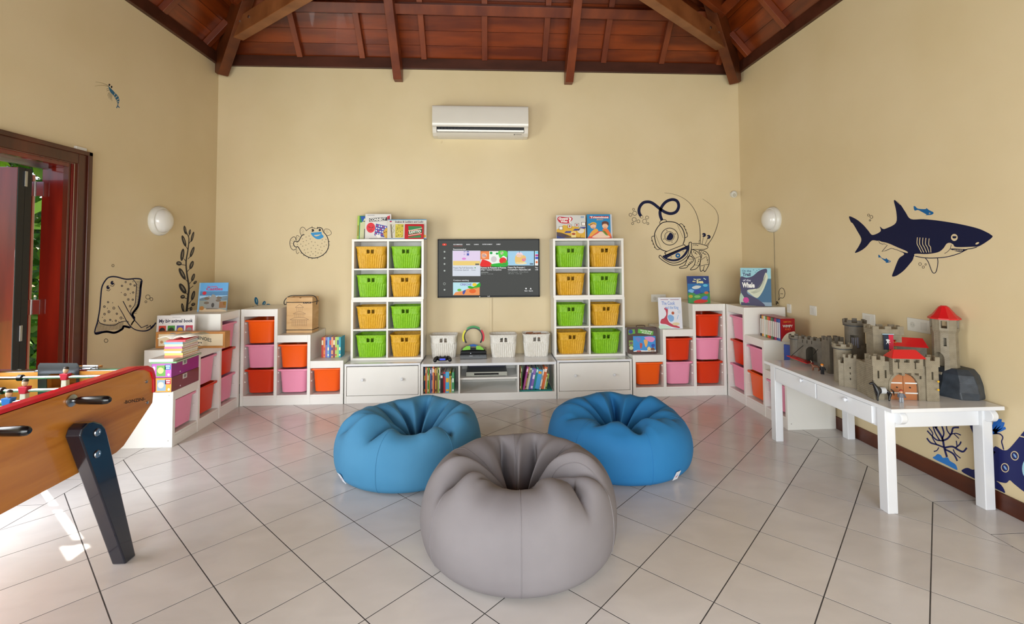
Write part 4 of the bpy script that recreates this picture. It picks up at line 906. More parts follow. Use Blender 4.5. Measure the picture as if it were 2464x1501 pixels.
# ================================================================== BEANBAGS
def smooth01(a, b, x):
    t = max(0, min(1, (x - a) / (b - a))); return t * t * (3 - 2 * t)
def beanbag(label, cx, cy, Rr, H, mat, creases, dip, lobes, seams, seed, tagang=None, squash=1.0, dep=.42):
    t = thing('beanbag', label, 'beanbag', (cx, cy, 0), 0, 'beanbags on the tiled floor')
    prof = [(0.0, 0), (.35, 0), (.68, 0), (.87, .02), (.96, .11), (.995, .26), (1.0, .42), (.985, .60), (.945, .78), (.87, .92), (.77, .99), (.66, 1.0), (.55, .95), (.44, .86), (.33, .74), (.23, .62), (.14, .52), (.07, .45), (.012, .41)]
    prof = [(r, z if i < 12 else 1 - (1 - z) * (dep / .42)) for i, (r, z) in enumerate(prof)]
    P = [Vector((r * Rr, z * H, 0)) for r, z in prof]; C = cr(P, False, 5); NS = len(C); NT = 260; rows = []
    for j, c in enumerate(C):
        s = j / (NS - 1); a = C[max(j - 1, 0)]; b = C[min(j + 1, NS - 1)]; tg = (b - a).normalized(); nr, nz = tg.y, -tg.x
        wt = smooth01(.42, .80, s); row = []
        for i in range(NT):
            th = 2 * math.pi * i / NT; r, z = max(c.x, .002), max(c.y, 0); D = 0
            for (an, amp, wd, ext) in creases:
                dth = abs((math.degrees(th) - an - 6 * math.sin(s * 9 + an) + 180) % 360 - 180); w = smooth01(ext, ext + .18, s) * (1 - .5 * smooth01(.9, 1, s))
                D -= amp * (math.exp(-dth / (wd * .8)) * .8 + .3 * math.exp(-(dth / (wd * .3)) ** 2)) * w
                D += amp * .32 * math.exp(-((dth - wd * 2.4) / (wd * 1.3)) ** 2) * w
            for (an, wd, dz) in lobes:
                dth = abs((math.degrees(th) - an + 180) % 360 - 180); z += dz * math.exp(-(dth / wd) ** 2) * smooth01(.3, .62, s) * (1 - smooth01(.8, .98, s))
            v = Vector((math.cos(th) * r * 2.2, math.sin(th) * r * 2.2, z * 3 + seed))
            D += .013 * noise.noise(v) * smooth01(.18, .35, s) + .007 * noise.noise(v * 2.7) * wt
            D += .026 * (.35 - abs(noise.noise(Vector((math.cos(th) * 2.6 + seed, math.sin(th) * 2.6, s * 2.2))))) * smooth01(.44, .6, s) * (1 - smooth01(.85, 1, s))
            rr = r + nr * D; zz = z + nz * D
            x = math.cos(th) * rr + dip[0] * wt; yv = math.sin(th) * rr * squash + dip[1] * wt
            row.append((x, yv, max(zz, .001) if s < .3 else max(zz, .02)))
        rows.append(row)
    mb = MB(); mb.ring_loft(rows, cap0=True, cap1=True); body = mb.build('body', mat, t, smooth=180)
    for an in seams:
        i = int(an / 360 * NT) % NT; path = [Vector(rows[j][i]) for j in range(14, NS - 10, 2)]
        path = [p + Vector((p.x, p.y, p.z * .4)).normalized() * .0005 for p in path]
        MB().tube(path, .0022, 5).build('seam', mat, body, smooth=80)
    if tagang is not None:
        i = int(tagang / 360 * NT); lo, hi = Vector(rows[18][i]), Vector(rows[25][i]); c = Vector((lo.x, lo.y, 0)).normalized(); q = Vector((-c.y, c.x, 0)); lo += c * .008; hi += c * .010; up = (hi - lo)
        tg = MB().add([lo - q * .024, lo + q * .024, lo + q * .022 + up, lo - q * .022 + up], [(0, 1, 2, 3)]).build('label_tag', pm('DCE0E8', .6), t)
        tg.modifiers.new('t', 'SOLIDIFY').thickness = .002
        k = Ink(lambda u, v, L: lo - q * .02 + q * (.04 * u) + up * (1 - v) + c * .0024); k.part('emblem').disc((.42, .62), .16, pm('C43A5A', .5), .1).disc((.62, .5), .11, pm('6A5AB0', .5), .07); k.build(tg)
    return t
beanbag('grey canvas beanbag with a deep pleated hollow', 3.082, -2.795, .497, .378, M['grey_fab'], [(112, .10, 9, .58), (66, .10, 9, .57), (30, .07, 7, .55), (163, .08, 8, .53), (188, .05, 5, .50), (214, .12, 7, .42), (238, .05, 5, .54), (310, .13, 8, .41), (332, .09, 5, .43), (355, .06, 6, .52), (88, .015, 4, .5)], (.0, .06), [(90, 70, .02), (270, 40, .005), (322, 11, .05), (203, 13, .03), (226, 9, .03), (0, 30, .02)], [92, 268, 30, 212, 332, 150], 2.0, dep=.64)
beanbag('mid-blue canvas beanbag beside the foosball table side', 2.375, -1.850, .505, .333, M['blue_fab'], [(82, .11, 8, .55), (116, .09, 7, .56), (150, .06, 7, .53), (184, .08, 6, .44), (208, .11, 6, .42), (236, .08, 6, .45), (316, .10, 8, .44), (22, .08, 7, .50), (50, .05, 7, .56), (285, .06, 8, .56)], (.05, -.05), [(84, 26, .045), (196, 10, .04), (222, 10, .035), (160, 22, .02), (270, 40, -.01), (18, 34, .035)], [255, 312, 15, 75, 135, 195], 5.0, 221, dep=.6)
beanbag('bright blue canvas beanbag with a white label tag', 3.862, -1.857, .507, .322, M['blue_fab2'], [(86, .11, 8, .55), (124, .07, 7, .56), (156, .08, 8, .50), (200, .06, 7, .50), (272, .15, 8, .52), (18, .08, 8, .50), (44, .07, 7, .53), (338, .06, 7, .51), (228, .045, 7, .52)], (-.01, -.05), [(88, 40, .04), (165, 24, .025), (28, 20, .04), (240, 20, .02), (305, 20, .02)], [222, 280, 340, 40, 100, 160], 9.0, 302, dep=.62)

# ================================================================== FOOSBALL TABLE
ft = thing('foosball_table', 'wooden foosball table with red edging and black legs', 'foosball table', (.70, -3.42, 0))
def fpart(mb, name, mat, par=None, **kw): o = mb.build(name, mat, par or ft, **kw); (rel(o, ft) if par is None else None); return o
WDN = nm('honey_beech_veneer', 'A4601E', 'BE7A30', (6, 1.1, 9), .3, .05, 60, 5, coat=.3, dist=1.5)
WDI = nm('pale_beech_board', 'B8762E', 'CB8C40', (5, 2, 9), .35, .05, 60, 5)
RED = pm('C00A1A', .3, coat=.3); SX = 1.12; YN, YF = -4.25, -2.60
side = [(-2.74, .886), (-2.66, .873), (-2.622, .855), (-2.603, .82), (-2.597, .74), (-2.603, .68), (-2.80, .53), (-2.85, .515), (-4.0, .515), (-4.235, .68), (YN, .74), (YN, .82), (-4.228, .855), (-4.19, .873), (-4.11, .886)]
for x0, x1 in ((SX - .03, SX), (.28, .31)):
    fpart(MB().prism(side, x0, x1, 'x'), 'side_panel', WDN, bevel=.002)
    rp = [(-2.593, .735), (-2.597, .825), (-2.615, .866), (-2.655, .889), (-2.74, .904), (-4.11, .904), (-4.195, .889), (-4.235, .866), (-4.253, .825), (-4.257, .735)]
    inn = [(p[0] + (-.016 if p[0] > -3.4 else .016), p[1] - (.018 if .74 < p[1] else 0)) for p in rp]
    fpart(MB().prism(rp + inn[::-1], x0 - .008, x1 + .010, 'x'), 'edge_rail', RED, bevel=.004)
for y0, y1 in ((-2.635, -2.61), (YN + .01, YN + .035)):
    ep_ = fpart(MB().box(.31, SX - .03, y0, y1, .69, .862), 'end_panel', WDI)
    if y0 > -3: far_end = ep_
fpart(MB().box(.31, SX - .03, YN + .035, -2.635, .70, .712), 'playing_field', pm('2E7A46', .5))
fpart(MB().box(.31, SX - .03, -4.0, -2.85, .515, .53), 'underside', WDI)
# goal plate on the far end
gp = [U(u, v, 1, -2.637) for u, v in ((92, 950), (92, 880), (97, 873), (186, 873), (191, 880), (191, 950))]
gpl = fpart(MB().prism([(p.x, p.z) for p in gp], -2.640, -2.6375, 'y'), 'goal_plate', pm('5C6064', .28, .9))
gh = [U(u, v, 1, -2.64) for u, v in ((112, 935), (112, 905), (122, 898), (176, 898), (183, 905), (183, 935))]; gq = [(p.x, min(p.z, .852)) for p in gh]
for o_ in (gpl, far_end): cut(o_, MB().prism(gq, -2.66, -2.60, 'y'))
gx0, gx1 = min(p[0] for p in gq) - .01, max(p[0] for p in gq) + .01; gz0 = min(p[1] for p in gq) - .01
fpart(MB().box(gx0, gx1, -2.50, -2.492, gz0, .861).box(gx0 - .008, gx0, -2.609, -2.492, gz0, .861).box(gx1, gx1 + .008, -2.609, -2.492, gz0, .861).box(gx0, gx1, -2.609, -2.5, .853, .861).box(gx0, gx1, -2.609, -2.5, gz0, gz0 + .008), 'goal_box', WDI)
a_, b_ = U(27, 893, 1, -2.625), U(260, 890, 1, -2.625)
fpart(MB().bar((.34, -2.622, .868), (1.06, -2.622, .868), .03, .01), 'score_rail', M['chrome'])
hk = [U(u, v, 1, -2.6) for u, v in ((200, 880), (236, 880), (230, 889))]
fpart(MB().tube(hk, .004, 8), 'score_hook', M['chrome'])
fpart(MB().box(hk[0].x - .03, hk[0].x + .06, -2.63, -2.58, .869, .876), 'score_tray', M['steel'])
RZ = .845
ry = [-2.685, -2.93, -3.115, -3.48]
ry += [ry[-1] - .2, ry[-1] - .38]
for i, yv in enumerate(ry):
    hs_ = 1 if i in (2, 3, 5) else -1
    x0, x1 = (.20, 1.15) if hs_ > 0 else (.20, 1.085)
    rod = fpart(MB().cyl((x0, yv, RZ), (x1, yv, RZ), .008, n=14), 'rod', M['chrome'], smooth=40)
    if hs_ > 0:
        MB().lathe([(.001, 1.145), (.013, 1.146), (.0165, 1.16), (.0185, 1.255), (.0165, 1.275), (.010, 1.283), (.001, 1.284)], 20, (0, yv, RZ), 'x').build('handle', M['black'], rod, smooth=40)
        MB().lathe([(.001, SX), (.026, SX + .001), (.026, SX + .008), (.012, SX + .013), (.001, SX + .014)], 24, (0, yv, RZ), 'x').build('bearing', M['steel'], rod, smooth=40)
    else:
        MB().lathe([(.001, .16), (.018, .10), (.016, .08), (.001, .079)], 16, (.1, yv, RZ), 'x').build('handle', M['black'], rod, smooth=40)
    if i < 3: MB().lathe([(.008, -.012), (.016, -.010), (.016, .010), (.008, .012)], 16, ((.60, .74, .60)[i] - .08, yv, RZ), 'x').build('bumper', M['black'], rod, smooth=40)
def player(px, yv, shirt, par):
    x = U(px, 930, 1, yv)[0]; p = MB()
    MB().prism([(-.012, -.085), (.012, -.085), (.014, -.05), (.012, -.012), (-.012, -.012), (-.014, -.05)], yv - .011, yv + .011, 'y').build('legs', pm('CFC9BC', .4), par, (x, 0, RZ), bevel=.003)
    MB().prism([(-.014, -.014), (.014, -.014), (.020, .012), (.022, .018), (-.022, .018), (-.020, .012)], yv - .014, yv + .014, 'y').build('shirt', pm(shirt, .4), par, (x, 0, RZ), bevel=.003)
    MB().sph((x, yv, RZ + .034), (.011, .012, .016)).build('head', pm('C9A98A', .45), par, smooth=60)
    MB().sph((x, yv + .002, RZ + .044), (.0118, .012, .009)).build('hair', pm('2A2018', .5), par, smooth=60)
rods = [o for o in ft.children if o.name.startswith('rod')]
for px, row, c in ((157, 0, 'B01030'), (60, 1, 'B01030'), (22, 2, '2A6FC0'), (-60, 0, 'B01030'), (-70, 2, '2A6FC0')): player(px, ry[row], c, rods[row])
# legs
lg = [U(u, v, 0, SX + .07) for u, v in ((190, 1050), (196, 1030), (208, 1018), (226, 1013), (242, 1018), (252, 1030), (257, 1046), (325, 1337), (300, 1362))]
lg = [(p.y, max(p.z, 0)) for p in lg]; lg[-1] = (lg[-1][0], 0); lg[-2] = (lg[-2][0], 0)
LB = nm('black_lacquer', '0C1220', '141A28', (2, 2, 2), .22, coat=.4)
ymid = (YN + YF) / 2
for mir in (False, True):
    q = [(2 * ymid - a, b) for a, b in lg] if mir else lg
    for x0, x1 in ((SX + .012, SX + .075), (.205, .268)):
        l = fpart(MB().prism(q, x0, x1, 'x'), 'leg', LB, bevel=.006)
        if x0 > 1:
            for u, v in ((234, 1040), (234, 1092)):
                p = U(u, v, 0, SX + .076); yy = 2 * ymid - p.y if mir else p.y
                MB().lathe([(.001, 0), (.015, 0), (.017, .002), (.015, .006), (.009, .006), (.008, .004), (.001, .004)], 20, (x1, yy, p.z), 'x').build('bolt', M['steel'], l, smooth=40)
for u, v in ((352, 918), (354, 968)):
    p = U(u, v, 0, SX); fpart(MB().lathe([(.001, 0), (.008, 0), (.008, .004), (.001, .006)], 16, (SX, p.y, p.z), 'x'), 'screw', M['steel'])
k = Ink(lambda u, v, L: tuple(U(298 + 52 * u, 972 - 9 * u - 8 * (1 - v) * 1.0 + 0, 0, SX + .0006)))
k.part('lettering').text('-BONZINI-', 0, 0, 1, 1, pm('1E120A', .5), .02)
for o in k.build(ft): rel(o, ft)

# ================================================================== WHITE TOY TABLE
TT = .60; tx0, tx1, ty0, ty1 = 5.150, 5.818, -2.768, -1.545
wt_ = thing('toy_table', 'white play table with two drawers and square legs', 'table', ((tx0 + tx1) / 2, (ty0 + ty1) / 2, 0))
def wp(mb, name, mat=None, par=None, **kw): o = mb.build(name, mat or M['whiteg'], par or wt_, **kw); (rel(o, wt_) if par is None else None); return o
wp(MB().box(tx0, tx1, ty0, ty1, TT - .022, TT), 'table_top', bevel=.003)
lx, ly = (tx0 + .012, tx1 - .072), (ty0 + .06, ty1 - .125)
for x in lx:
    for yv in ly: wp(MB().box(x, x + .06, yv, yv + .06, 0, TT - .022), 'leg', bevel=.004)
wp(MB().box(tx0 + .02, tx0 + .038, ly[0] + .06, ly[1], TT - .135, TT - .022), 'apron')
wp(MB().box(tx1 - .045, tx1 - .027, ly[0] + .06, ly[1], TT - .135, TT - .022), 'apron')
for yv in (ly[0] + .02, ly[1] + .02): wp(MB().box(lx[0] + .06, lx[1], yv, yv + .018, TT - .13, TT - .022), 'apron', bevel=.002)
span = (ly[1] - ly[0] - .06); s0 = ly[0] + .06
for a, b, kn in ((.52, .985, .73), (.03 + .0, .505, .27)):
    d = wp(MB().box(tx0 + .008, tx0 + .026, s0 + span * a, s0 + span * b, TT - .128, TT - .026), 'drawer_front', bevel=.003)
ds = [o for o in wt_.children if o.name.startswith('drawer_front')]
for d, (u, v) in zip(ds, ((1925, 915), (2031, 961))):
    p = U(u, v, 0, tx0 - .01)
    MB().lathe([(.001, -.026), (.010, -.025), (.0135, -.019), (.0135, -.013), (.008, -.008), (.007, 0), (.001, .001)], 18, (tx0 + .008, p.y, p.z), 'x').build('knob', pm('DADCE2', .15, coat=.3), d, smooth=40)
# paper roll bracket discs at the end apron
for x in (lx[0] + .075, lx[1] + .03):
    wp(MB().cyl((x - .018, ly[0] - .012, TT - .062), (x + .018, ly[0] - .012, TT - .062), .036, n=28), 'roll_bracket', smooth=40, bevel=.003)

# ================================================================== TOY CASTLES ON THE TABLE
def brick_mat(name, c1, c2):
    mt = nm(name, c1, c2, (30, 30, 30), .55, 0); nt = mt.node_tree; b = nt.nodes['Principled BSDF']
    tc = nt.nodes.new('ShaderNodeTexCoord'); br = nt.nodes.new('ShaderNodeTexBrick'); br.inputs['Scale'].default_value = 45; br.inputs['Mortar Size'].default_value = .03
    mp = nt.nodes.new('ShaderNodeMapping'); mp.inputs['Rotation'].default_value = (R(90), 0, 0)
    nt.links.new(tc.outputs['Object'], mp.inputs[0]); nt.links.new(mp.outputs[0], br.inputs['Vector'])
    src = b.inputs['Base Color'].links[0].from_socket; mx = nt.nodes.new('ShaderNodeMix'); mx.data_type = 'RGBA'; mx.blend_type = 'MULTIPLY'
    mu = nt.nodes.new('ShaderNodeMath'); mu.operation = 'MULTIPLY'; mu.inputs[1].default_value = .35; nt.links.new(br.outputs['Fac'], mu.inputs[0]); nt.links.new(mu.outputs[0], mx.inputs[0])
    nt.links.new(src, mx.inputs[6]); mx.inputs[7].default_value = (.25, .22, .18, 1); nt.links.new(mx.outputs[2], b.inputs['Base Color'])
    bp = nt.nodes.new('ShaderNodeBump'); bp.inputs['Strength'].default_value = .6; bp.inputs['Distance'].default_value = .0012; bp.invert = True
    nt.links.new(br.outputs['Fac'], bp.inputs['Height']); nt.links.new(bp.outputs[0], b.inputs['Normal']); return mt
ST = brick_mat('toy_stone_beige', '857B68', '948A76'); SD = brick_mat('toy_stone_grey', '665F54', '736B5F'); RK = nm('toy_rock_slate', '252B33', '3A424C', (14, 14, 14), .45, .3, 60)
ROOF = pm('C4161C', .35, coat=.15)
MERL = []
def merlons(mb, x0, x1, y0, y1, z, h, t, n, sides='fblr'):
    def run(a, b, fn):
        w = (b - a) / (2 * n - 1)
        for i in range(n): fn(a + 2 * i * w, a + 2 * i * w + w)
    e = .0003; seen = set()
    def put(*b):
        key = tuple(round(q, 3) for q in ((b[0] + b[1]) / 2, (b[2] + b[3]) / 2))
        MERL.append(b)
    if 'f' in sides: run(x0, x1, lambda a, b: put(a, b, y0, y0 + t, z, z + h))
    if 'b' in sides: run(x0, x1, lambda a, b: put(a, b, y1 - t, y1, z, z + h))
    ya, yb = (y0 + t + e if 'f' in sides else y0), (y1 - t - e if 'b' in sides else y1); nn = n if 'f' not in sides and 'b' not in sides else max(1, n - 2)
    if 'l' in sides or 'r' in sides:
        def side(xa, xb):
            w = (yb - ya) / (2 * nn + 1) if nn < n else (yb - ya) / (2 * nn - 1); o = w if nn < n else 0
            for i in range(nn): put(xa, xb, ya + o + 2 * i * w, ya + o + (2 * i + 1) * w, z, z + h)
        if 'l' in sides: side(x0, x0 + t)
        if 'r' in sides: side(x1 - t, x1)
    return mb
def flush(par, mat):
    for b in MERL: bx('merlon', mat, par, *b, 0)
    MERL.clear()
def round_tower(par, mat, r, h, z0=0, crown=True, c=(0, 0), n=8, door=None, band=True):
    t = MB().lathe([(.001, z0), (r * 1.02, z0), (r, z0 + .01), (r * .97, h - r * .75), (r * 1.0, h - r * .72)] + ([(r * 1.14, h - r * .55), (r * 1.16, h - r * .30), (r * 1.02, h - r * .30), (r * 1.0, h - r * .45), (.001, h - r * .45)] if crown else [(r * .97, h), (.001, h)]), 32, (c[0], c[1], 0))
    o = t.build('tower', mat, par, smooth=35)
    if crown:
        for i in range(n):
            m = MB(); L = []
            for rr in (r * 1.02, r * 1.16):
                for zz in (h - r * .31, h):
                    L.append([(c[0] + rr * math.cos(a), c[1] + rr * math.sin(a), zz) for a in [2 * math.pi * (i + f) / n for f in (-.24, -.08, .08, .24)]])
            m.ring_loft([[p for p in [L[0][k], L[1][k], L[3][k], L[2][k]]] for k in range(4)])
            m.build('merlon', mat, o)
        if band: MB().lathe([(r * .9, h - r * .60), (r * 1.13, h - r * .60), (r * 1.13, h - r * .70), (r * .9, h - r * .70)], 32, (c[0], c[1], 0)).build('band', pm('2C3138', .5), o, smooth=30)
    return o
def arch(w, h, n=10): return [(-w / 2, 0)] + [(-w / 2 * math.cos(math.pi * i / n), h - w * .55 + w * .55 * math.sin(math.pi * i / n)) for i in range(n + 1)] + [(w / 2, 0)]
# ---- main castle: gate facing the room
g0 = Vector((5.197, -2.583, TT)); ga = math.atan2(-.066, .345)
tc_ = thing('toy_castle', 'beige toy castle with red roofs and orange double gate', 'toy castle', g0, ga); GW, GH = .351, .235
ac_ = [(p[0] + .172, p[1]) for p in arch(.150, .158)]
gw_ = MB().prism([(.045, 0)] + ac_ + [(.30, 0), (.30, GH - .012), (.045, GH - .012)], 0, .03, 'y').build('gate_wall', ST, tc_, bevel=.001)
merlons(None, .045, .30, 0, .03, GH - .012, .024, .012, 5, 'f'); flush(tc_, ST)
for x0, x1 in ((.0, .058), (.285, GW)):
    m = MB(); m.box(x0, x1, -.012, .055, 0, GH); m.box(x0 - .005, x1 + .005, -.017, .06, GH - .035, GH); merlons(m, x0 - .005, x1 + .005, -.017, .06, GH, .022, .010, 2); mo_ = m.build('turret', ST, tc_, bevel=.001); flush(mo_, ST); o = mo_
    cut(o, MB().box((x0 + x1) / 2 - .005, (x0 + x1) / 2 + .005, -.03, .035, .125, .17))
for x in (.075, .262): cut(gw_, MB().box(x - .005, x + .005, -.01, .04, .125, .172))
# door recess with two orange leaves and pale strap hinges
DR = pm('A5683F', .5); DRA = [(p[0], p[1] * .985) for p in arch(.146, .156)]
for s in (-1, 1):
    hf = [p for p in DRA if p[0] * s >= -1e-6]
    hf = [(0.0 * s, 0)] + ([p for p in hf]) if s > 0 else [p for p in hf] + [(0, 0)]
    top = max(p[1] for p in DRA)
    hf = sorted([(abs(p[0]), p[1]) for p in DRA if p[0] * s > .001], key=lambda p: (p[0], -p[1])); pts = [(.0012, 0), (.0012, top)] + hf
    l = MB().prism([(s * a + .172, b) for a, b in pts], .008, .014, 'y').build('gate_leaf', DR, tc_)
    for z in (.04, .098):
        bx('strap_hinge', pm('D5D8D8', .4), l, *sorted((.172 + s * .008, .172 + s * .080)), .004, .008, z - .0035, z + .0035, 0)
    MB().cyl((.172 + s * .035, .003, .072), (.172 + s * .035, .008, .072), .004, n=10).build('door_ring', M['dark'], l)
m = MB()
m.ring_loft([[(.172 + (p[0]) * f, -.004, p[1] * g) for p in arch(.15, .158)] for f, g in ((1.0, 1.0), (1.14, 1.09))] , False, False); o = m.build('arch_trim', ST, tc_); o.modifiers.new('t', 'SOLIDIFY').thickness = .004
# bay over the gate and its roof
m = MB(); m.box(.095, .255, -.035, .005, .165, .250)
for x in (.105, .150, .200, .240): m.box(x - .008, x + .008, -.035, .0, .150, .166)
o = m.build('bay', ST, tc_, bevel=.001)
for x in (.118, .17, .222): cut(o, MB().box(x - .015, x + .015, -.05, -.002, .2262, .2432))
for x in (.125, .215): cut(o, MB().box(x - .0035, x + .0035, -.051, -.0025, .19, .2285))
MB().add([(.082, -.050, .250), (.268, -.050, .250), (.268, .035, .250), (.082, .035, .250), (.115, -.012, .296), (.235, -.012, .296), (.235, .0, .296), (.115, .0, .296)], [(0, 1, 5, 4), (1, 2, 6, 5), (2, 3, 7, 6), (3, 0, 4, 7), (4, 5, 6, 7), (3, 2, 1, 0)]).build('bay_roof', ROOF, tc_, bevel=.002)
# curtain wall running back, square tower with flag, hall with red roof
m = MB(); m.box(.325, .345, .05, .17, 0, .2); m.box(.005, .025, .05, .17, 0, .2); merlons(m, .325, .345, .05, .17, .2, .02, .02, 3, 'l'); mo_ = m.build('side_wall', ST, tc_, bevel=.001); flush(mo_, ST)
def to_local(p): return (Matrix.Translation(g0) @ Matrix.Rotation(ga, 4, 'Z')).inverted() @ Vector(p)
s0_ = to_local(U(2096, 783, 1, -2.36)); s1_ = to_local(U(2156, 783, 1, -2.36)); zt = s0_.z
m = MB(); m.box(s0_.x, s1_.x, s0_.y - .02, s0_.y + .06, 0, zt - .05); m.box(s0_.x - .008, s1_.x + .008, s0_.y - .03, s0_.y + .07, zt - .055, zt - .018); merlons(m, s0_.x - .008, s1_.x + .008, s0_.y - .03, s0_.y + .07, zt - .018, .018, .012, 3); mo_ = m.build('square_tower', ST, tc_, bevel=.001); flush(mo_, ST); sq = mo_
fx = (s0_.x + s1_.x) / 2; fy = s0_.y - .034
cut(sq, MB().box(fx, fx + .05, fy - .02, fy + .065, zt - .16, zt - .085))
wg = MB()
for i in range(4): wg.box(fx + .004 + i * .013, fx + .006 + i * .013, fy + .009, fy + .013, zt - .158, zt - .09)
for i in range(4): wg.box(fx, fx + .05, fy + .009, fy + .013, zt - .155 + i * .018, zt - .153 + i * .018)
wg.build('window_grille', pm('B59A50', .4), sq)
fl = bx('banner', pm('0F2038', .5), sq, fx - .035, fx - .005, fy - .006, fy - .004, zt - .145, zt - .05, 0)
bx('banner_stripe', pm('C0183A', .5), fl, fx - .005, fx + .022, fy - .006, fy - .004, zt - .145, zt - .05, 0)
MB().cyl((fx - .04, fy - .005, zt - .048), (fx + .026, fy - .005, zt - .048), .003, n=8).build('banner_pole', pm('A8C8D8', .4), fl)
k = Ink(lambda u, v, L: (fx - .03 + .04 * u, fy - .0066, zt - .115 + .04 * (1 - v))); k.part('emblem').poly([(.2, .9), (.35, .5), (.2, .2), (.5, .1), (.8, .3), (.6, .45), (.9, .6), (.6, .65), (.7, .95), (.45, .7)], pm('D8DCE0', .5)); k.build(fl)
h0 = to_local(U(2148, 815, 1, -2.42)); h1 = to_local(U(2236, 835, 1, -2.46)); hz_ = h0.z
m = MB(); m.box(h0.x, h1.x, h0.y + .02, h0.y + .09, 0, hz_ - .035); m.build('hall', SD, tc_, bevel=.001)
MB().add([(h0.x - .004, h0.y, hz_ - .045), (h1.x, h1.y, hz_ - .055), (h1.x, h1.y + .11, hz_ - .045), (h0.x - .004, h0.y + .11, hz_ - .035), (h0.x - .004, h0.y + .055, hz_ + .008), (h1.x, h1.y + .055, hz_ - .002)], [(0, 1, 5, 4), (1, 2, 5), (2, 3, 4, 5), (3, 0, 4), (3, 2, 1, 0)]).build('hall_roof', ROOF, tc_, bevel=.002)
# tall round tower on slate rock
tw = to_local(U(2273, 800, 1, -2.50)); tzr = to_local(U(2273, 765, 1, -2.50)).z; tzt = to_local(U(2273, 735, 1, -2.50)).z; tr = .068
o = MB().lathe([(.001, .12), (tr, .12), (tr * .93, .20), (tr * .90, tzr - .09), (tr * .92, tzr - .085), (tr * 1.02, tzr - .07), (tr * 1.02, tzr - .056), (.001, tzr - .056)], 10, (tw.x, tw.y, 0)).build('round_tower', ST, tc_, smooth=20)
MB().lathe([(.001, tzr - .004), (tr * 1.18, tzr - .004), (tr * 1.16, tzr + .004), (tr * .85, tzr + .022), (tr * .36, tzt - .006), (tr * .26, tzt - .004), (tr * .24, tzt), (.001, tzt)], 10, (tw.x, tw.y, 0)).build('tower_roof', ROOF, o, smooth=20)
cd = (to_local((CAM.x, CAM.y, TT)) - tw); cd.z = 0; ca = math.atan2(cd.y, cd.x)
k0_ = round((ca / (2 * math.pi) - .05) * 10) % 10; wins = {(k0_ + d) % 10 for d in (0, 5, 2, 7, -2, 3)}; gal = MB()
def ring_pt(a, rr, z): return (tw.x + rr * math.cos(a), tw.y + rr * math.sin(a), z)
def seg(k, f0, f1, z0, z1):
    A0, A1 = 2 * math.pi * k / 10, 2 * math.pi * (k + 1) / 10; L_ = []
    for f in (f0, f1):
        po = Vector(ring_pt(A0, tr * 1.02, 0)).lerp(Vector(ring_pt(A1, tr * 1.02, 0)), f); pi_ = Vector(ring_pt(A0, tr * .88, 0)).lerp(Vector(ring_pt(A1, tr * .88, 0)), f)
        L_.append([(po.x, po.y, z0), (po.x, po.y, z1), (pi_.x, pi_.y, z1), (pi_.x, pi_.y, z0)])
    gal.ring_loft(L_)
for k_i in range(10):
    if k_i in wins:
        seg(k_i, 0, .16, tzr - .056, tzr - .004); seg(k_i, .84, 1, tzr - .056, tzr - .004); seg(k_i, .16, .84, tzr - .012, tzr - .004)
    else: seg(k_i, 0, 1, tzr - .056, tzr - .004)
gal.build('tower_gallery', ST, o)
def tower_cut(a, poly, depth):
    c = Vector((math.cos(ca + a), math.sin(ca + a), 0)); q = Vector((-c.y, c.x, 0)); b = Vector((tw.x, tw.y, 0))
    cut(o, MB().ring_loft([[b + c * rr + q * p[0] + Vector((0, 0, p[1])) for p in poly] for rr in (tr * 1.4, tr - depth)]))
tower_cut(.0, [(-.007, tzr - .165), (.007, tzr - .165), (.007, tzr - .115), (-.007, tzr - .115)], .045)
tower_cut(-.55, [(p[0] * .72, p[1] + .135) for p in arch(.075, .12)], .05)
rk = MB(); r0 = random.Random(8)
L = []
for z, s_ in ((0, 1.25), (.04, 1.2), (.09, 1.05), (.135, .95), (.165, .72)):
    L.append([(tw.x + .035 + s_ * (.135 if math.cos(a) > 0 else .105) * math.cos(a) * r0.uniform(.9, 1.08), tw.y - .01 + s_ * .125 * math.sin(a) * r0.uniform(.9, 1.08), z) for a in [2 * math.pi * i / 9 for i in range(9)]])
rk.ring_loft(L); rk.build('rock_base', RK, tc_, bevel=.004)
for i, (u, v) in enumerate(((2258, 918), (2258, 938))):
    p = to_local(U(u, v, 1, -2.68)); MB().sph(p, .006, 8, 5).build('gold_stud', pm('D8A81E', .3), tc_, smooth=60)
# ---- drawbridge castle
b0, b1 = U(1897, 866, 2, TT), U(1990, 884, 2, TT); dv = (b1 - b0); dv.z = 0; dl = dv.length; da = math.atan2(dv.y, dv.x)
dc = thing('toy_drawbridge_castle', 'grey toy castle gatehouse with round turret and red drawbridge', 'toy castle', (b0.x, b0.y, TT), da)
hgt = .205
round_tower(dc, SD, .048, hgt, c=(.04, .05), n=6)
aa = [(p[0] + dl * .60, p[1]) for p in arch(.085, .135)]
MB().prism([(.07, 0)] + aa + [(dl, 0), (dl, hgt - .035), (.07, hgt - .02)], .01, .05, 'y').build('gate_wall', SD, dc, bevel=.001)
MB().box(dl * .60 - .055, dl * .60 + .055, .13, .136, 0, .146).box(dl * .60 - .061, dl * .60 - .055, .0505, .136, 0, .146).box(dl * .60 + .055, dl * .60 + .061, .0505, .136, 0, .146).box(dl * .60 - .055, dl * .60 + .055, .0505, .13, .14, .146).build('gate_passage', SD, dc)
m = MB(); m.box(.09, dl - .05, -.004, .05, hgt - .055, hgt - .015); merlons(m, .09, dl - .05, -.004, .05, hgt - .015, .02, .012, 4, 'fb'); mo_ = m.build('parapet', SD, dc, bevel=.001); par_ = mo_; flush(mo_, SD)
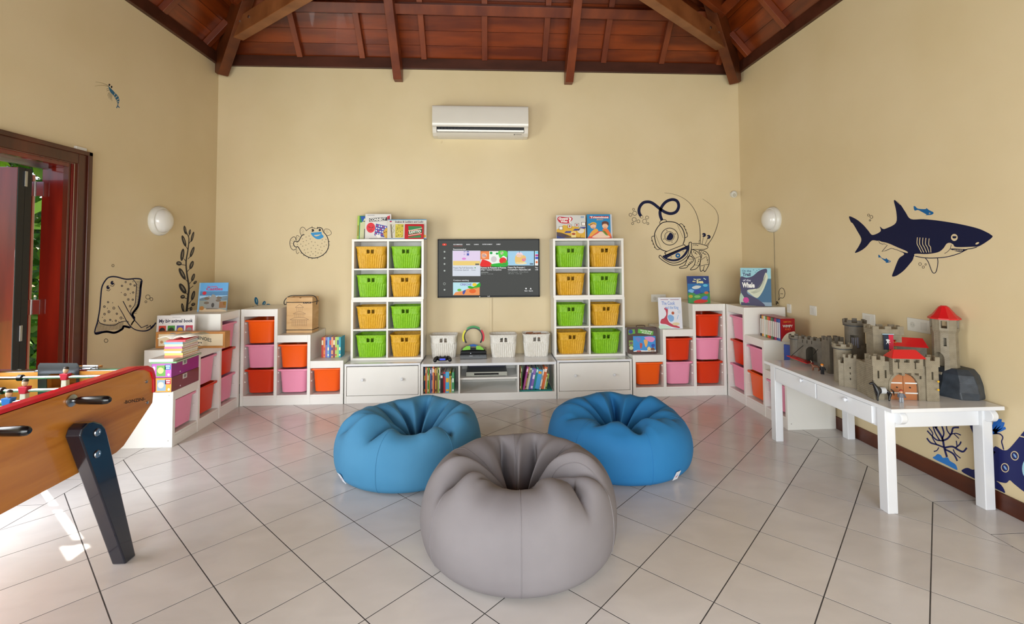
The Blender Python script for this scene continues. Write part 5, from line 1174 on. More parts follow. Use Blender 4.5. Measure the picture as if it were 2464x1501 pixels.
m = MB(); m.box(dl - .055, dl + .01, -.012, .06, 0, hgt - .012); merlons(m, dl - .06, dl + .015, -.016, .064, hgt - .012, .02, .012, 2); mo_ = m.build('pier', SD, dc, bevel=.001); flush(mo_, SD)
for x in (.12, .155, .19): cut(par_, MB().box(x - .003, x + .003, -.02, .035, hgt - .047, hgt - .022))
ob = MB().box(-.085, .085, -.085, 0, -.003, .003).build('drawbridge', ROOF, dc, (dl * .44, -.012, .030), (R(-5), R(9), R(-6)), bevel=.002)
cut(ob, MB().box(-.03, .03, -.06, -.03, -.01, .01))
for s in (-1, 1): MB().tube([(dl * .6 + s * .06, .008, .135), (dl * .44 + s * .06, -.08, .040 - s * .012)], .0022, 6).build('chain', M['dark'], dc)
# ---- walls and towers in the middle of the table
kp = thing('toy_keep', 'grey toy keep with one tall round tower and barred cage', 'toy castle', (5.66, -2.02, TT))
p = U(2056, 780, 1, -2.03); kt = U(2056, 768, 1, -2.03)
k0 = round_tower(kp, SD, .062, kt.z - TT, c=(p.x - 5.66, -.01), n=7)
cxk = p.x - 5.66
cut(k0, MB().box(cxk - .055, cxk - .02, -.09, -.022, .20, .285))
cg = MB()
for i in range(7): a = math.pi + math.pi * i / 6; cg.cyl((cxk - .055 + .022 * math.cos(a), -.078 + .022 * math.sin(a), .205), (cxk - .055 + .02 * math.cos(a), -.078 + .02 * math.sin(a), .275), .0025, n=6)
cg.build('cage', pm('7A7A86', .4), k0)
m = MB(); m.box(cxk - .15, cxk + .06, -.10, -.02, 0, .20); merlons(m, cxk - .15, cxk + .06, -.10, -.02, .20, .022, .014, 4, 'flr'); mo_ = m.build('keep_wall', SD, kp, bevel=.001); flush(mo_, SD)
m = MB(); m.box(cxk - .17, cxk - .06, .02, .10, 0, .235); merlons(m, cxk - .17, cxk - .06, .02, .10, .235, .024, .014, 3); mo_ = m.build('rear_wall', SD, kp, bevel=.001); flush(mo_, SD)
f0, f1 = U(2032, 930, 2, TT), U(2098, 940, 2, TT); fv = f1 - f0; fa = math.atan2(fv.y, fv.x); fl_ = fv.length
cw_ = thing('toy_curtain_wall', 'pale toy castle curtain wall with notched battlements and a small turret', 'toy castle', (f0.x, f0.y, TT), fa)
zc_ = .178
m = MB(); m.box(0, fl_ * .48, -.006, .03, 0, zc_ + .012); merlons(m, -.003, fl_ * .48, -.01, .034, zc_ + .012, .02, .010, 3); mo_ = m.build('turret', ST, cw_, bevel=.001); flush(mo_, ST); o = mo_
for z in (.05, .085, .12): cut(o, MB().box(fl_ * .24 - .003, fl_ * .24 + .003, -.02, .02, z, z + .012))
m = MB(); m.box(fl_ * .48, fl_ * 1.02, 0, .02, 0, zc_ - .01); merlons(m, fl_ * .48, fl_ * 1.02, 0, .02, zc_ - .01, .02, .010, 3, 'f'); mo_ = m.build('wall', ST, cw_, bevel=.001); flush(mo_, ST)
m = MB(); m.box(-.03, .0, .0, .14, 0, .15); merlons(m, -.03, .0, 0, .14, .15, .02, .012, 4, 'l'); mo_ = m.build('side_wall', ST, cw_, bevel=.001); flush(mo_, ST)
p = U(2026, 825, 1, -2.20)
rt = thing('toy_turret', 'small round grey toy turret with a dark band', 'toy castle', (p.x, -2.20, TT)); round_tower(rt, ST, .052, p.z - TT, n=6)

# ---- toy figures
def knight(label, loc, rz, cloth, legs, helm, extra=None):
    t = thing('toy_knight', label, 'toy figure', loc, rz)
    for s in (-1, 1): MB().prism([(s * .006 - .005, 0), (s * .006 + .005, 0), (s * .005 + .0045, .03), (s * .005 - .0045, .03)], -.006, .006, 'y').build('leg', pm(legs, .4), t, bevel=.0015)
    MB().prism([(-.012, .028), (.012, .028), (.010, .05), (.004, .054), (-.004, .054), (-.010, .05)], -.007, .007, 'y').build('torso', pm(cloth, .4), t, bevel=.002)
    for s in (-1, 1): MB().tube([(s * .011, 0, .05), (s * .016, -.004, .04), (s * .016, -.012, .032)], [.0045, .004, .0042], 8).build('arm', pm(cloth, .4), t, smooth=60)
    MB().sph((0, 0, .062), (.009, .009, .0095)).build('head', pm('E0B08A', .45), t, smooth=60)
    MB().sph((0, .001, .0665), (.0102, .0102, .008)).build('helmet', pm(helm, .35), t, smooth=60)
    for s in (-1, 1): MB().sph((s * .0035, -.0088, .062), .0012, 6, 4).build('eye', M['dark'], t)
    return t
knight('toy knight in black with an orange helmet beside the drawbridge', U(1979, 900, 2, TT), R(-20), '15161C', '101014', 'F08A1A')
knight('red-haired silver toy knight standing before the castle gate', U(2169, 968, 2, TT), R(-25), '5A5E68', '8A8E96', 'A04028')
def skin(name, mat, par, V, Ed, rad):
    me = bpy.data.meshes.new(name); me.from_pydata(V, Ed, []); o = obj(name, me, par); me.materials.append(mat)
    s = o.modifiers.new('skin', 'SKIN'); s.use_smooth_shade = True
    for i, r in enumerate(rad): me.skin_vertices[0].data[i].radius = (r, r)
    me.skin_vertices[0].data[0].use_root = True; o.modifiers.new('sub', 'SUBSURF').levels = 2; o.modifiers[-1].render_levels = 2; return o
def quadruped(name, label, loc, rz, sc, mat, neck, head, saddle=None, antler=False):
    t = thing(name, label, 'toy animal', loc, rz); S = lambda *p: tuple(x * sc for x in p)
    V = [S(.0, 0, .62), S(.30, 0, .66), S(-.33, 0, .64), S(*neck), S(*head), S(head[0] + .2, 0, head[2] - .10)]
    Ed = [(0, 1), (0, 2), (1, 3), (3, 4), (4, 5)]; rad = [.15, .17, .17, .10, .085, .055]
    for fx in (.30, -.33):
        for s in (-1, 1):
            b = len(V); sw = .05 if s > 0 else -.06
            V += [S(fx + (0 if fx > 0 else -.05), s * .10, .45), S(fx + sw + (0 if fx > 0 else -.02), s * .11, .24), S(fx + sw * 1.2, s * .11, .03)]; Ed += [(1 if fx > 0 else 2, b), (b, b + 1), (b + 1, b + 2)]; rad += [.085, .05, .06]
    skin('body', mat, t, V, Ed, [r * sc for r in rad])
    MB().tube([S(-.46, 0, .70), S(-.58, 0, .60), S(-.62, 0, .35)], [.03 * sc, .05 * sc, .015 * sc], 8).build('tail', mat, t, smooth=60)
    for s in (-1, 1): MB().cyl(S(head[0] - .03, s * .05, head[2] + .06), S(head[0] - .04, s * .07, head[2] + .15), .025 * sc, .004 * sc, 8).build('ear', mat, t)
    if saddle:
        MB().lathe([(.168 * sc, -.14 * sc), (.192 * sc, -.12 * sc), (.192 * sc, .12 * sc), (.168 * sc, .14 * sc)], 20, S(0, 0, .63), 'x').build('saddle', pm(saddle, .3), t, smooth=40)
    if antler:
        for s in (-1, 1): MB().tube([S(head[0] - .02, s * .04, head[2] + .06), S(head[0] - .10, s * .16, head[2] + .22), S(head[0] + .02, s * .18, head[2] + .36)], .02 * sc, 6).build('antler', pm('C8B49A', .5), t)
    return t
hp = U(2130, 967, 2, TT)
quadruped('toy_horse', 'black toy horse with a silver saddle in front of the gate', (hp.x + .0, hp.y + .015, TT + .0005), R(170), .098, pm('0A0B10', .3), (.44, 0, .92), (.54, 0, 1.08), 'B8BCC0')
hp = U(1963, 893, 2, TT)
quadruped('toy_deer', 'small brown toy deer with pale antlers beside the drawbridge', (hp.x, hp.y, TT + .0005), R(150), .058, pm('6E3A1C', .45), (.42, 0, .80), (.52, 0, .92), None, True)

# ================================================================== BOOKS AND BOXES
PAGE = nm('paper_pages', 'D8D2C4', 'E2DDD1', (4, 60, 60), .8)
def spine_book(label, loc, t, h, d, col, band=None, lean=0.0, rz=0.0, group=None, bands=((.82, .9),)):
    """book standing upright, spine towards -Y; x = thickness"""
    o = thing('book', label, 'book', loc, rz, group, None, 0, lean)
    m = MB(); m.box(0, t, 0, .002, 0, h).box(0, .0016, .002, d, 0, h).box(t - .0016, t, .002, d, 0, h); m.build('cover', pm(col, .45), o)
    bx('pages', PAGE, o, .0017, t - .0017, .0021, d - .004, .003, h - .003, 0)
    if band:
        k = face_ink(t, h); k.part('spine_print')
        for a, b in bands: k.rect(.12, 1 - b, .88, 1 - a, pm(band, .5))
        k.build(o)
    return o
def cover_book(name, label, w, h, t, loc, rz, tilt, col, cat='book'):
    """book standing with its front cover towards -Y"""
    o = thing(name, label, cat, loc, rz, None, None, tilt)
    m = MB(); m.box(0, w, 0, .003, 0, h).box(0, w, t - .003, t, 0, h).box(0, .003, .003, t - .003, 0, h); m.build('cover', pm(col, .3, coat=.15), o)
    bx('pages', PAGE, o, .0035, w - .004, .0031, t - .0031, .004, h - .004, 0)
    return o
def game_box(name, label, w, h, t, loc, rz, tilt, col, side=None):
    o = thing(name, label, 'game box', loc, rz, None, None, tilt)
    bx('box', pm(side or col, .4), o, 0, w, .002, t, 0, h, .001)
    bx('lid', pm(col, .3, coat=.2), o, -.0012, w + .0012, 0, t * .6, -.0, h + .0012, .001)
    return o
c = pm
WHT, BLK = c('EDEBE6', .5), c('16141A', .5)
# ---- left shelf stack: three game boxes and a lotto pack
z = TZ2
g = game_box('game_box', 'blue and green game box peeping out behind a white one', .17, .258, .05, (1.532, -.135, z), R(-4), R(-5), '2E8A4A', '9AAE4A')
k = face_ink(.17, .258); k.part('cover_print').poly([(.18, .02), (1, .02), (1, .28), (.3, .26)], c('1650A8', .5), False).rect(.18, .28, 1, .98, c('C9CBA0', .5)); k.L = 1
k.rect(0, .0, .12, .98, c('A8C24E', .5)).rect(.03, .4, .10, .85, c('E8926A', .5)).poly([(.3, .3), (.45, .1), (.6, .3)], c('DCE8B8', .5), False).rect(.55, .14, .95, .3, c('C01838', .5)).rect(.45, .55, .7, .95, BLK).disc((.58, .68), .07, c('D8B8A0', .5), .06)
k.L = 2; k.text('MY', .38, .2, .52, .28, BLK, .02).text('M', .62, .17, .75, .27, WHT, .02); k.build(g)
g = game_box('game_box', 'white game box with red and yellow faces beside a blue grid', .266, .27, .065, (1.636, -.212, z), R(2), R(-4), 'D9D6D2')
k = face_ink(.266, .27); k.part('cover_print').poly([(.15, .17), (.85, .12), (.85, .26), (.15, .30)], BLK, False).poly([(.85, .09), (.96, .05), (.96, .26), (.86, .28)], c('C81A38', .4), False)
k.poly([(.42, .38), (.86, .48), (.78, .92), (.36, .84)], c('3B3FA0', .45), False).rect(.16, .96, .98, .975, BLK); k.L = 1
for i in range(5):
    for j in range(4): k.disc((.47 + i * .08 - j * .018, .46 + i * .016 + j * .10), .026, WHT if (i + j) % 3 else c('C03048', .5), .03)
k.disc((.22, .54), .17, c('D8182C', .4), .20).disc((.85, .75), .14, c('D8A81E', .4), .20).poly([(.4, .80), (.6, .83), (.62, .92), (.5, .95)], WHT, False); k.L = 2
k.text('CONNECT', .17, .16, .80, .27, WHT, .04, -.03).text('4', .88, .1, .95, .22, c('7A0A20', .5), .03)
k.line([(.12, .50), (.22, .54)], .02, BLK).line([(.32, .50), (.24, .56)], .02, BLK).line([(.17, .66), (.23, .62), (.29, .66)], .02, c('7A0A1A', .5)).disc((.82, .70), .02, BLK).disc((.9, .70), .02, BLK).line([(.08, .045), (.36, .045)], .016, c('8A8890', .5)); k.build(g)
g = game_box('game_box', 'wide white board game box with blue edges and yellow board picture', .405, .208, .045, (1.879, -.262, z), R(-2), R(-4), 'CFCDC4', '1F86B8')
k = face_ink(.405, .208); k.part('cover_print').rect(0, 0, 1, .035, c('1C88BC', .4)).rect(0, .965, 1, 1, c('1C78B0', .4)).rect(.04, .22, .96, .93, c('C8C2B4', .5)); k.L = 1
k.rect(.2, .24, .41, .92, c('C2B02C', .5)).poly([(.07, .25), (.105, .25), (.14, .93), (.10, .93)], c('5A4A30', .5), False).disc((.96, .85), .035, c('E0A01E', .5), .07).disc((.08, .1), .03, c('B02A5A', .5), .04)
for i in range(9): k.L = 2; k.line([(.075 + i * .004, .3 + i * .07), (.11 + i * .004, .3 + i * .07)], .012, c('C8C2B4', .5))
r = random.Random(3)
for i in range(26): k.L = 2; k.disc((.215 + r.random() * .18, .28 + r.random() * .6), .013, c(r.choice(['6A6A1C', 'E0D060', '98902A']), .5), .03)
k.line([(.16, .3), (.13, .45), (.17, .55), (.14, .7)], .012, c('7A8A3A', .5)); k.L = 3; k.text('Snakes & Ladders and Ludo', .19, .07, .92, .17, c('2A1E4A', .5), .02); k.build(g)
g = thing('lotto_pack', 'red lotto game pack leaning against the wide white board game', 'game pack', (2.062, -.2715, z), R(-2), None, None, R(-5))
bx('pouch', pm('B80A1E', .25, coat=.4), g, 0, .198, -.022, 0, 0, .156, .006)
k = face_ink(.198, .156, -.022); k.part('cover_print').poly([(.18, .14), (.88, .16), (.90, .34), (.22, .44)], c('1E7A3E', .5), False).poly([(.18, .52), (.92, .34), (.92, .58), (.2, .72)], c('1A5A34', .5), False).poly([(.2, .88), (.84, .74), (.88, .92), (.2, .94)], c('1E7A3E', .5), False)
k.L = 1; k.line([(.2, .46), (.92, .28)], .04, c('E0D8C0', .5), smooth=False).line([(.2, .78), (.9, .64)], .04, c('E0D8C0', .5), smooth=False).text('LOTTO', .25, .43, .86, .62, c('F0ECE0', .5), .05, -.08); k.build(g)
# ---- right shelf stack: two game boxes
g = game_box('game_box', 'square white guessing game box with yellow and blue board picture', .315, .253, .055, (3.662, -.265, z), R(0), R(-5), 'CFCFCB', '8A2A2A')
k = face_ink(.315, .253); k.part('cover_print').poly([(0, .62), (.25, .42), (.98, .55), (.98, .98), (.3, .97), (0, .88)], c('D8AA2E', .5), False).poly([(0, .72), (.15, .74), (.5, .90), (.98, .96), (.98, 1), (0, 1)], c('20357A', .5), False); k.L = 1
k.poly([(.04, .12), (.12, .06), (.40, .10), (.5, .07), (.56, .16), (.5, .26), (.44, .35), (.16, .34), (.05, .22)], c('C01834', .4))
for a, b in ((.08, .48), (.38, .40), (.63, .35), (.86, .30)): k.poly([(a, b), (a + .14, b), (a + .14, b + .15), (a, b + .15)], c('5A4032', .5), False)
for a, b in ((.32, .68), (.62, .58), (.82, .50)): k.poly([(a, b), (a + .2, b), (a + .15, b + .08), (a - .06, b + .08)], c('3A3F8A', .5), False)
k.disc((.83, .66), .12, c('DCD4C8', .5), .12); k.L = 2
for a, b in ((.08, .48), (.38, .40), (.63, .35), (.86, .30)): k.rect(a + .015, b + .015, a + .125, b + .135, WHT)
k.L = 3
for a, b in ((.45, .47), (.70, .42)): k.disc((a, b), .035, c('A83A3A', .5), .04)
k.L = 2; k.rect(.50, .70, .66, .95, c('E8D48A', .5)).disc((.58, .80), .07, c('D83A1A', .5), .05).text('Guess', .07, .09, .40, .20, WHT, .05).text('Who', .14, .21, .38, .32, WHT, .05).text('?', .42, .09, .52, .33, WHT, .05).rect(.84, .04, .95, .12, c('8FA6BC', .5)).line([(.83, .85), (.79, .97)], .01, BLK); k.build(g)
g = game_box('game_box', 'turquoise domino game box with two cartoon children', .268, .262, .05, (3.996, -.258, z), R(-2), R(-5), '1584BC', '3A2A34')
k = face_ink(.268, .262); k.part('cover_print').poly([(.0, .98), (.12, .80), (.40, .70), (.62, .70), (.98, .92), (.98, 1), (0, 1)], c('D8503A', .5), False).rect(.94, 0, 1, 1, c('C9CBD0', .5)); k.L = 1
k.poly([(.2, .96), (.40, .80), (.55, .72), (.75, .82), (.88, .96)], c('E8C8B0', .5)).poly([(.08, .85), (.2, .68), (.34, .58), (.44, .68), (.3, .8), (.12, .92)], c('E2A03A', .5)).poly([(.62, .62), (.78, .58), (.90, .74), (.96, .90), (.84, .88), (.66, .74)], c('E8702A', .5)).poly([(.60, .70), (.70, .68), (.82, .86), (.74, .86)], c('6CB04A', .5))
k.L = 2; k.disc((.24, .48), .12, c('EDB48C', .5), .11).disc((.72, .48), .12, c('EDB48C', .5), .11).poly([(.12, .46), (.14, .36), (.25, .32), (.36, .36), (.37, .44), (.24, .40)], c('D8A838', .5)).disc((.09, .42), .05, c('D8A838', .5), .04).poly([(.60, .46), (.60, .32), (.74, .28), (.86, .34), (.85, .48), (.78, .40), (.66, .40)], c('5A2A20', .5))
k.L = 3
for x_ in (.19, .29, .67, .77): k.disc((x_, .49), .02, WHT, .02).disc((x_, .5), .01, BLK, .012)
k.line([(.2, .55), (.24, .57), (.28, .55)], .012, c('7A2A20', .5)).line([(.68, .55), (.72, .57), (.76, .55)], .012, c('7A2A20', .5))
k.rect(.10, .07, .88, .17, c('B82838', .5)); k.L = 4; k.text('Triominos', .12, .075, .86, .165, WHT, .03).text('Junior', .38, .19, .66, .25, c('F0B040', .5), .03); k.build(g)

# ---- wooden block box on the stair unit
kb = thing('wooden_block_box', 'tall wooden box with rope handle and printed pagoda', 'box', (.893, -.335, .683), R(-3)); WDK = nm('pale_pine_box', 'C49A66', 'D4AE7C', (3, 3, 14), .55, .1, 80, 5, dist=1.0); kw, kh, kd = .26, .36, .155
for a in ((0, kw, 0, .01), (0, kw, kd - .01, kd), (0, .01, .01, kd - .01), (kw - .01, kw, .01, kd - .01)): bx('board', WDK, kb, *a, 0, kh)
cut(kb.children[0], MB().cyl((kw * .53, -.02, kh), (kw * .53, .009 + .01, kh), .011, n=20))
bx('base', WDK, kb, .01, kw - .01, .01, kd - .01, 0, .01); bx('lid', WDK, kb, .01, kw - .01, .01, kd - .01, kh - .022, kh - .010)
rp_ = pm('17171C', .7)
for z_ in (.032, kh - .05):
    MB().tube([(-.002, -.002, z_), (kw + .002, -.002, z_), (kw + .002, kd + .002, z_ + .0), (-.002, kd + .002, z_), (-.002, -.002, z_)], .0035, 6).build('cord', rp_, kb)
MB().tube(cr([(-.004, .05, kh - .055), (-.035, .03, kh - .075), (-.03, .02, kh - .03), (.02, .03, kh + .012), (.12, .03, kh + .016), (.25, .03, kh + .015), (kw + .035, .02, kh - .02), (kw + .03, .03, kh - .075)], False, 5), .004, 8).build('rope_handle', rp_, kb, smooth=60)
k = face_ink(kw, kh); LN = c('5A4030', .6); k.part('print').text('KAPLA', .64, .13, .96, .18, BLK, .05)
for y0_, w0, w1 in ((.22, .07, .16), (.40, .10, .24), (.56, .2, .36)):
    k.line([(.5 - w1, y0_ + .06), (.5 - w0, y0_ + .01), (.5, y0_ - (.03 if y0_ < .3 else 0)), (.5 + w0, y0_ + .01), (.5 + w1, y0_ + .06)], .007, LN, smooth=False).line([(.5 - w1, y0_ + .065), (.5 + w1, y0_ + .065)], .007, LN)
for y0_, w0, n_ in ((.29, .10, 4), (.47, .17, 6), (.63, .28, 9)):
    for i in range(n_): x_ = .5 - w0 + 2 * w0 * i / (n_ - 1); k.line([(x_, y0_), (x_, y0_ + (.09 if y0_ < .6 else .16))], .006, LN)
for i in range(4): k.line([(.2, .66 + i * .045), (.8, .66 + i * .045)], .004, LN)
k.build(kb)
# ---- row of thin books on the stair unit
xs = 1.232
for i, (cl, nme) in enumerate((('C8443A', 'red'), ('E08A50', 'orange'), ('7A6AB0', 'violet'), ('6FA8D8', 'sky blue'), ('3A5AA8', 'dark blue'), ('E8A06A', 'peach'), ('7A2A4A', 'maroon'), ('B8C868', 'lime'), ('9AD070', 'pale green'), ('2AA0B8', 'turquoise'))):
    spine_book('thin %s-spined paperback in the row beside the shelf stack' % nme, (xs, -.303, .4262), .0186, .205, .14, cl, ('F0E8C8', 'D84A2A', '2A3A8A')[i % 3], 0, 0, 'thin paperbacks on the stair unit', ((.08, .16), (.35, .5)) if i % 2 else ((.62, .85),)); xs += .0193
# ---- things on the bench
gc = thing('game_console', 'black game console box on the white media bench', 'game console', (2.635, -.262, BH + .001)); bx('case', pm('0C0C0E', .2, coat=.3), gc, 0, .278, 0, .2, 0, .052, .003); bx('upper_case', pm('101013', .25), gc, .004, .274, .004, .2, .054, .082, .003)
k = face_ink(.278, .082, -.0002); k.part('front_print').disc((.4, .28), .018, c('C8D0E0', .4), .06).line([(.35, .62), (.47, .62)], .05, c('B8BCC4', .4)).line([(.55, .62), (.7, .62)], .02, c('6A6E76', .4)).line([(.76, .62), (.94, .62)], .02, c('6A6E76', .4)); k.build(gc)
rg = thing('steering_ring_toy', 'ring-shaped toy with green, yellow and red arcs on the console', 'toy', (2.772, -.185, BH + .0835))
def arc(a0, a1, r, w, tk, y0, y1, z0=.135):
    n = 24; o = [(r * math.cos(R(a0 + (a1 - a0) * i / n)), z0 + r * math.sin(R(a0 + (a1 - a0) * i / n))) for i in range(n + 1)]; i_ = [((r - w) * math.cos(R(a0 + (a1 - a0) * i / n)), z0 + (r - w) * math.sin(R(a0 + (a1 - a0) * i / n))) for i in range(n + 1)]
    return MB().prism(o + i_[::-1], y0, y1, 'y')
arc(-40, 220, .104, .016, 0, -.014, .014).build('inner_ring', M['black'], rg, smooth=40)
for a0, a1, cl in ((52, 128, '0E8A3A'), (140, 205, 'D8D020'), (-25, 40, 'C8102A')): arc(a0, a1, .118, .018, 0, -.018, .012).build('colour_arc', pm(cl, .25, coat=.4), rg, smooth=40)
MB().prism([(-.13, 0), (.13, 0), (.12, .012), (.09, .03), (-.09, .03), (-.12, .012)], -.06, .04, 'y').build('base', M['black'], rg, bevel=.004)
arc(40, 140, .10, .022, 0, -.05, -.02, -.035).build('blue_arc', pm('1E5AA8', .25, coat=.3), rg, smooth=40)
for s in (-1, 1): MB().prism([(s * .03, .012), (s * .115, .006), (s * .10, .03), (s * .07, .05), (s * .03, .052)], -.066, -.058, 'y').build('green_panel', pm('7CC23A', .3), rg, bevel=.002)
ct = thing('game_controller', 'black game controller with a blue light bar on the bench', 'game controller', (2.462, -.352, BH + .001), R(4))
MB().ring_loft([rrect(.09, .05, .02, .012), rrect(.10, .06, .022, .022), rrect(.098, .058, .022, .042), rrect(.085, .048, .02, .047)]).build('body', pm('101014', .4), ct, smooth=50)
for s in (-1, 1):
    MB().tube(cr([(s * .045, .012, .034), (s * .065, -.005, .032), (s * .074, -.035, .024), (s * .074, -.055, .018)], False, 4), [.02, .021, .022, .022, .021, .021, .021, .02, .02, .019, .019, .017, .014], 12).build('grip', pm('101014', .4), ct, smooth=60)
    MB().lathe([(.001, .04), (.006, .04), (.006, .054), (.010, .056), (.009, .060), (.001, .059)], 16, (s * .024, -.018, 0)).build('stick', M['dark'], ct, smooth=40)
MB().prism([(-.03, .02), (.03, .02), (.026, .036), (-.026, .036)], -.032, -.029, 'y').build('light_bar', pm('3A4AD8', .3, emit=.8), ct)
MB().box(-.022, .022, -.006, .022, .046, .049).build('touch_pad', pm('1A1A22', .3), ct, bevel=.001)
for i in range(4): MB().cyl((.052 + .009 * math.cos(i * math.pi / 2), .012 + .009 * math.sin(i * math.pi / 2), .044), (.052 + .009 * math.cos(i * math.pi / 2), .012 + .009 * math.sin(i * math.pi / 2), .05), .0035, n=10).build('button', pm('3A3A50', .4), ct)
dp = thing('disc_player', 'slim silver disc player on the middle shelf of the bench', 'disc player', (2.705, -.385, .2222)); bx('case', pm('77797A', .35, .6), dp, 0, .415, .008, .29, .004, .046, .002); bx('front_panel', pm('B8B9AE', .3, .5), dp, -.002, .417, 0, .008, .006, .047, .002)
bx('display_strip', M['black'], dp, .08, .33, -.001, .001, .018, .036, 0)
for x_ in (.03, .37): bx('foot', M['dark'], dp, x_, x_ + .03, .02, .05, 0, .004, 0)
bx('rear_shadow_block', pm('1A1C38', .4), dp, .02, .40, .22, .285, .0465, .075, .002)  # dark blue block stands in for the shadowed back behind the player
xs = BX0 + .028
for i, (t_, h_, cl, bd, nm_) in enumerate(((.012, .25, '1C4A6A', 'D8C84A', 'dark blue'), (.011, .258, 'D85A2A', 'F0D8A0', 'burnt orange'), (.008, .252, 'E8D8B8', 'B03A2A', 'cream'), (.010, .255, '4A9A3A', 'E8E0B0', 'leaf green'), (.009, .25, 'D8B830', '6A3A1A', 'mustard'), (.012, .252, '3A4A8A', 'C8D0E8', 'indigo'), (.009, .25, 'B8B8C0', '2A3A6A', 'pale grey'), (.014, .262, 'E0784A', 'FFF0E0', 'coral'), (.010, .256, '6A2A2A', 'D8B060', 'brown red'), (.011, .25, 'C8A040', '3A2A1A', 'golden'), (.010, .254, '8A6A4A', 'E0C8A0', 'tan'), (.012, .252, '9AB850', '2A4A1A', 'moss green'), (.010, .25, 'D8D0C0', '5A7A3A', 'ivory'), (.026, .19, '26262C', 'E0E0E0', 'black'), (.022, .205, 'B8283A', '1A6A9A', 'crimson'), (.036, .205, '4AA8D8', 'E8B030', 'sky blue'), (.014, .21, 'C8A81E', '2A2A1A', 'yellow'), (.008, .165, 'C8BCA0', '4A3A2A', 'beige'), (.022, .20, '4A9A6A', 'D8E8D8', 'sea green'))):
    spine_book('%s-spined picture book upright in the bench compartment beside the drawer chest' % nm_, (xs, -.425 + rnd.uniform(0, .02), .0765), t_, h_, .2, cl, bd, 0, 0, 'upright books in the media bench', ((.78, .92),) if i % 3 else ((.06, .16), (.5, .7))); xs += t_ + .0018
xs = BX0 + D2 + .026
fb_ = thing('book', 'teal picture book lying flat under the leaning books', 'book', (BX0 + D2 + .02, -.43, .0765)); bx('cover', pm('17807C', .4), fb_, 0, .335, 0, .25, 0, .012, .001); bx('pages', PAGE, fb_, .003, .332, .003, .2505, .002, .010, 0)
for i, (t_, h_, cl, bd, nm_, ln) in enumerate(((.008, .255, '8A5A3A', 'E0C8A0', 'walnut brown', .0), (.007, .25, '5A8A3A', 'E0E8C0', 'grass green', .0), (.012, .25, 'A0408A', 'F0D0E8', 'magenta', .20), (.010, .245, 'C89A5A', '5A3A1A', 'caramel', .20), (.016, .23, 'C8CCB0', '6A8A5A', 'pale sage', .20), (.010, .235, '4A5AA8', 'D0D8F0', 'cobalt', .20), (.018, .225, '8A6AB8', 'E8E0F8', 'lavender', .20), (.014, .235, '1F8A86', 'D0F0E8', 'deep teal', .20), (.030, .21, '4AA0D8', 'E8A030', 'light blue', .20), (.010, .22, 'E0DCD0', '8A8A8A', 'chalk white', .20), (.020, .24, 'E0703A', 'FFF0E0', 'tangerine', .20), (.008, .17, 'D8D0B0', 'B03A3A', 'buttermilk', .20), (.010, .165, '8AB040', '3A4A1A', 'lime green', .20))):
    t_ *= 1.42
    spine_book('%s-spined picture book leaning in the bench compartment under brown blocks' % nm_, (xs + h_ * math.sin(ln) * .0, -.425 + rnd.uniform(0, .02), .0895 + t_ * math.sin(ln)), t_, h_ * .94, .2, cl, bd, ln, 0, 'leaning books in the media bench', ((.78, .92),) if i % 3 else ((.06, .16), (.5, .7))); xs += t_ / math.cos(ln) + .0015
    if i == 1: xs += .004
# ---- left wall stair unit
bl = U(474, 750, 2, .941); br = U(537, 748, 2, .941); top = U(505, 680, 1, bl.y)
b = cover_book('castle_book', 'picture book with a castle cover standing on the stingray unit', .262, top.z - .942, .012, (bl.x, bl.y, .9412), R(2), R(-7), '7FB0D8')
k = face_ink(.262, top.z - .942); SK = c('9CC4E4', .5); k.part('cover_print').rect(.05, 0, 1, .45, c('5AA0D8', .5)).rect(.05, .3, 1, .62, SK).poly([(.05, .55), (.3, .48), (.6, .5), (1, .46), (1, 1), (.05, 1)], c('8A9088', .5), False); k.L = 1
k.poly([(.3, .92), (.3, .52), (.36, .45), (.42, .5), (.48, .40), (.56, .42), (.62, .5), (.70, .46), (.74, .55), (.74, .92)], c('8C8A86', .5), False).poly([(.1, 1), (.2, .9), (.5, .88), (.8, .92), (1, 1)], c('C8B090', .5)).rect(.74, .66, .98, .88, c('8A5A2A', .5)).rect(.88, .66, .98, .78, c('D8A030', .5)).disc((.2, .36), .07, c('C01830', .5), .06)
k.L = 2
for a, bb_ in ((.3, .55), (.72, .53), (.3, .70), (.70, .62)): k.disc((a, bb_), .09, c('6A5A4A', .5), .045)
k.disc((.52, .78), .05, c('3A3430', .5), .08).disc((.15, .88), .08, c('A8702A', .5), .07); k.L = 3
k.text('See Inside', .28, .10, .62, .16, c('B8487A', .5), .02).text('Castles', .25, .16, .82, .27, c('A83068', .5), .03); k.build(b)
AY = -.975; al = U(375, 765, 1, AY); ar = U(465, 757, 1, AY); azt = U(420, 759, 1, AY).z
b = cover_book('animal_book', 'white animal picture book standing behind the wooden domino box', ar.x - al.x, azt - .684, .02, (max(al.x, .006), AY, .6835), R(2), R(-4), 'DAD8D8')
k = face_ink(ar.x - al.x, azt - .684); k.part('cover_print').text('My big animal book', .06, .12, .95, .27, c('241A3A', .5), .03).line([(.4, .06), (.62, .06)], .014, c('A8A4A8', .5))
for i, (cl, c2) in enumerate((('C8402A', '1A1418'), ('3A8A2A', '1A2A14'), ('4A3A8A', 'D8A020'), ('B0183A', '8A7A7A'))): k.L = 0; k.rect(.06 + i * .235, .33, .25 + i * .235, .62, c(cl, .5)); k.L = 1; k.disc((.155 + i * .235, .48), .075, c(c2, .5), .09)
k.build(b)
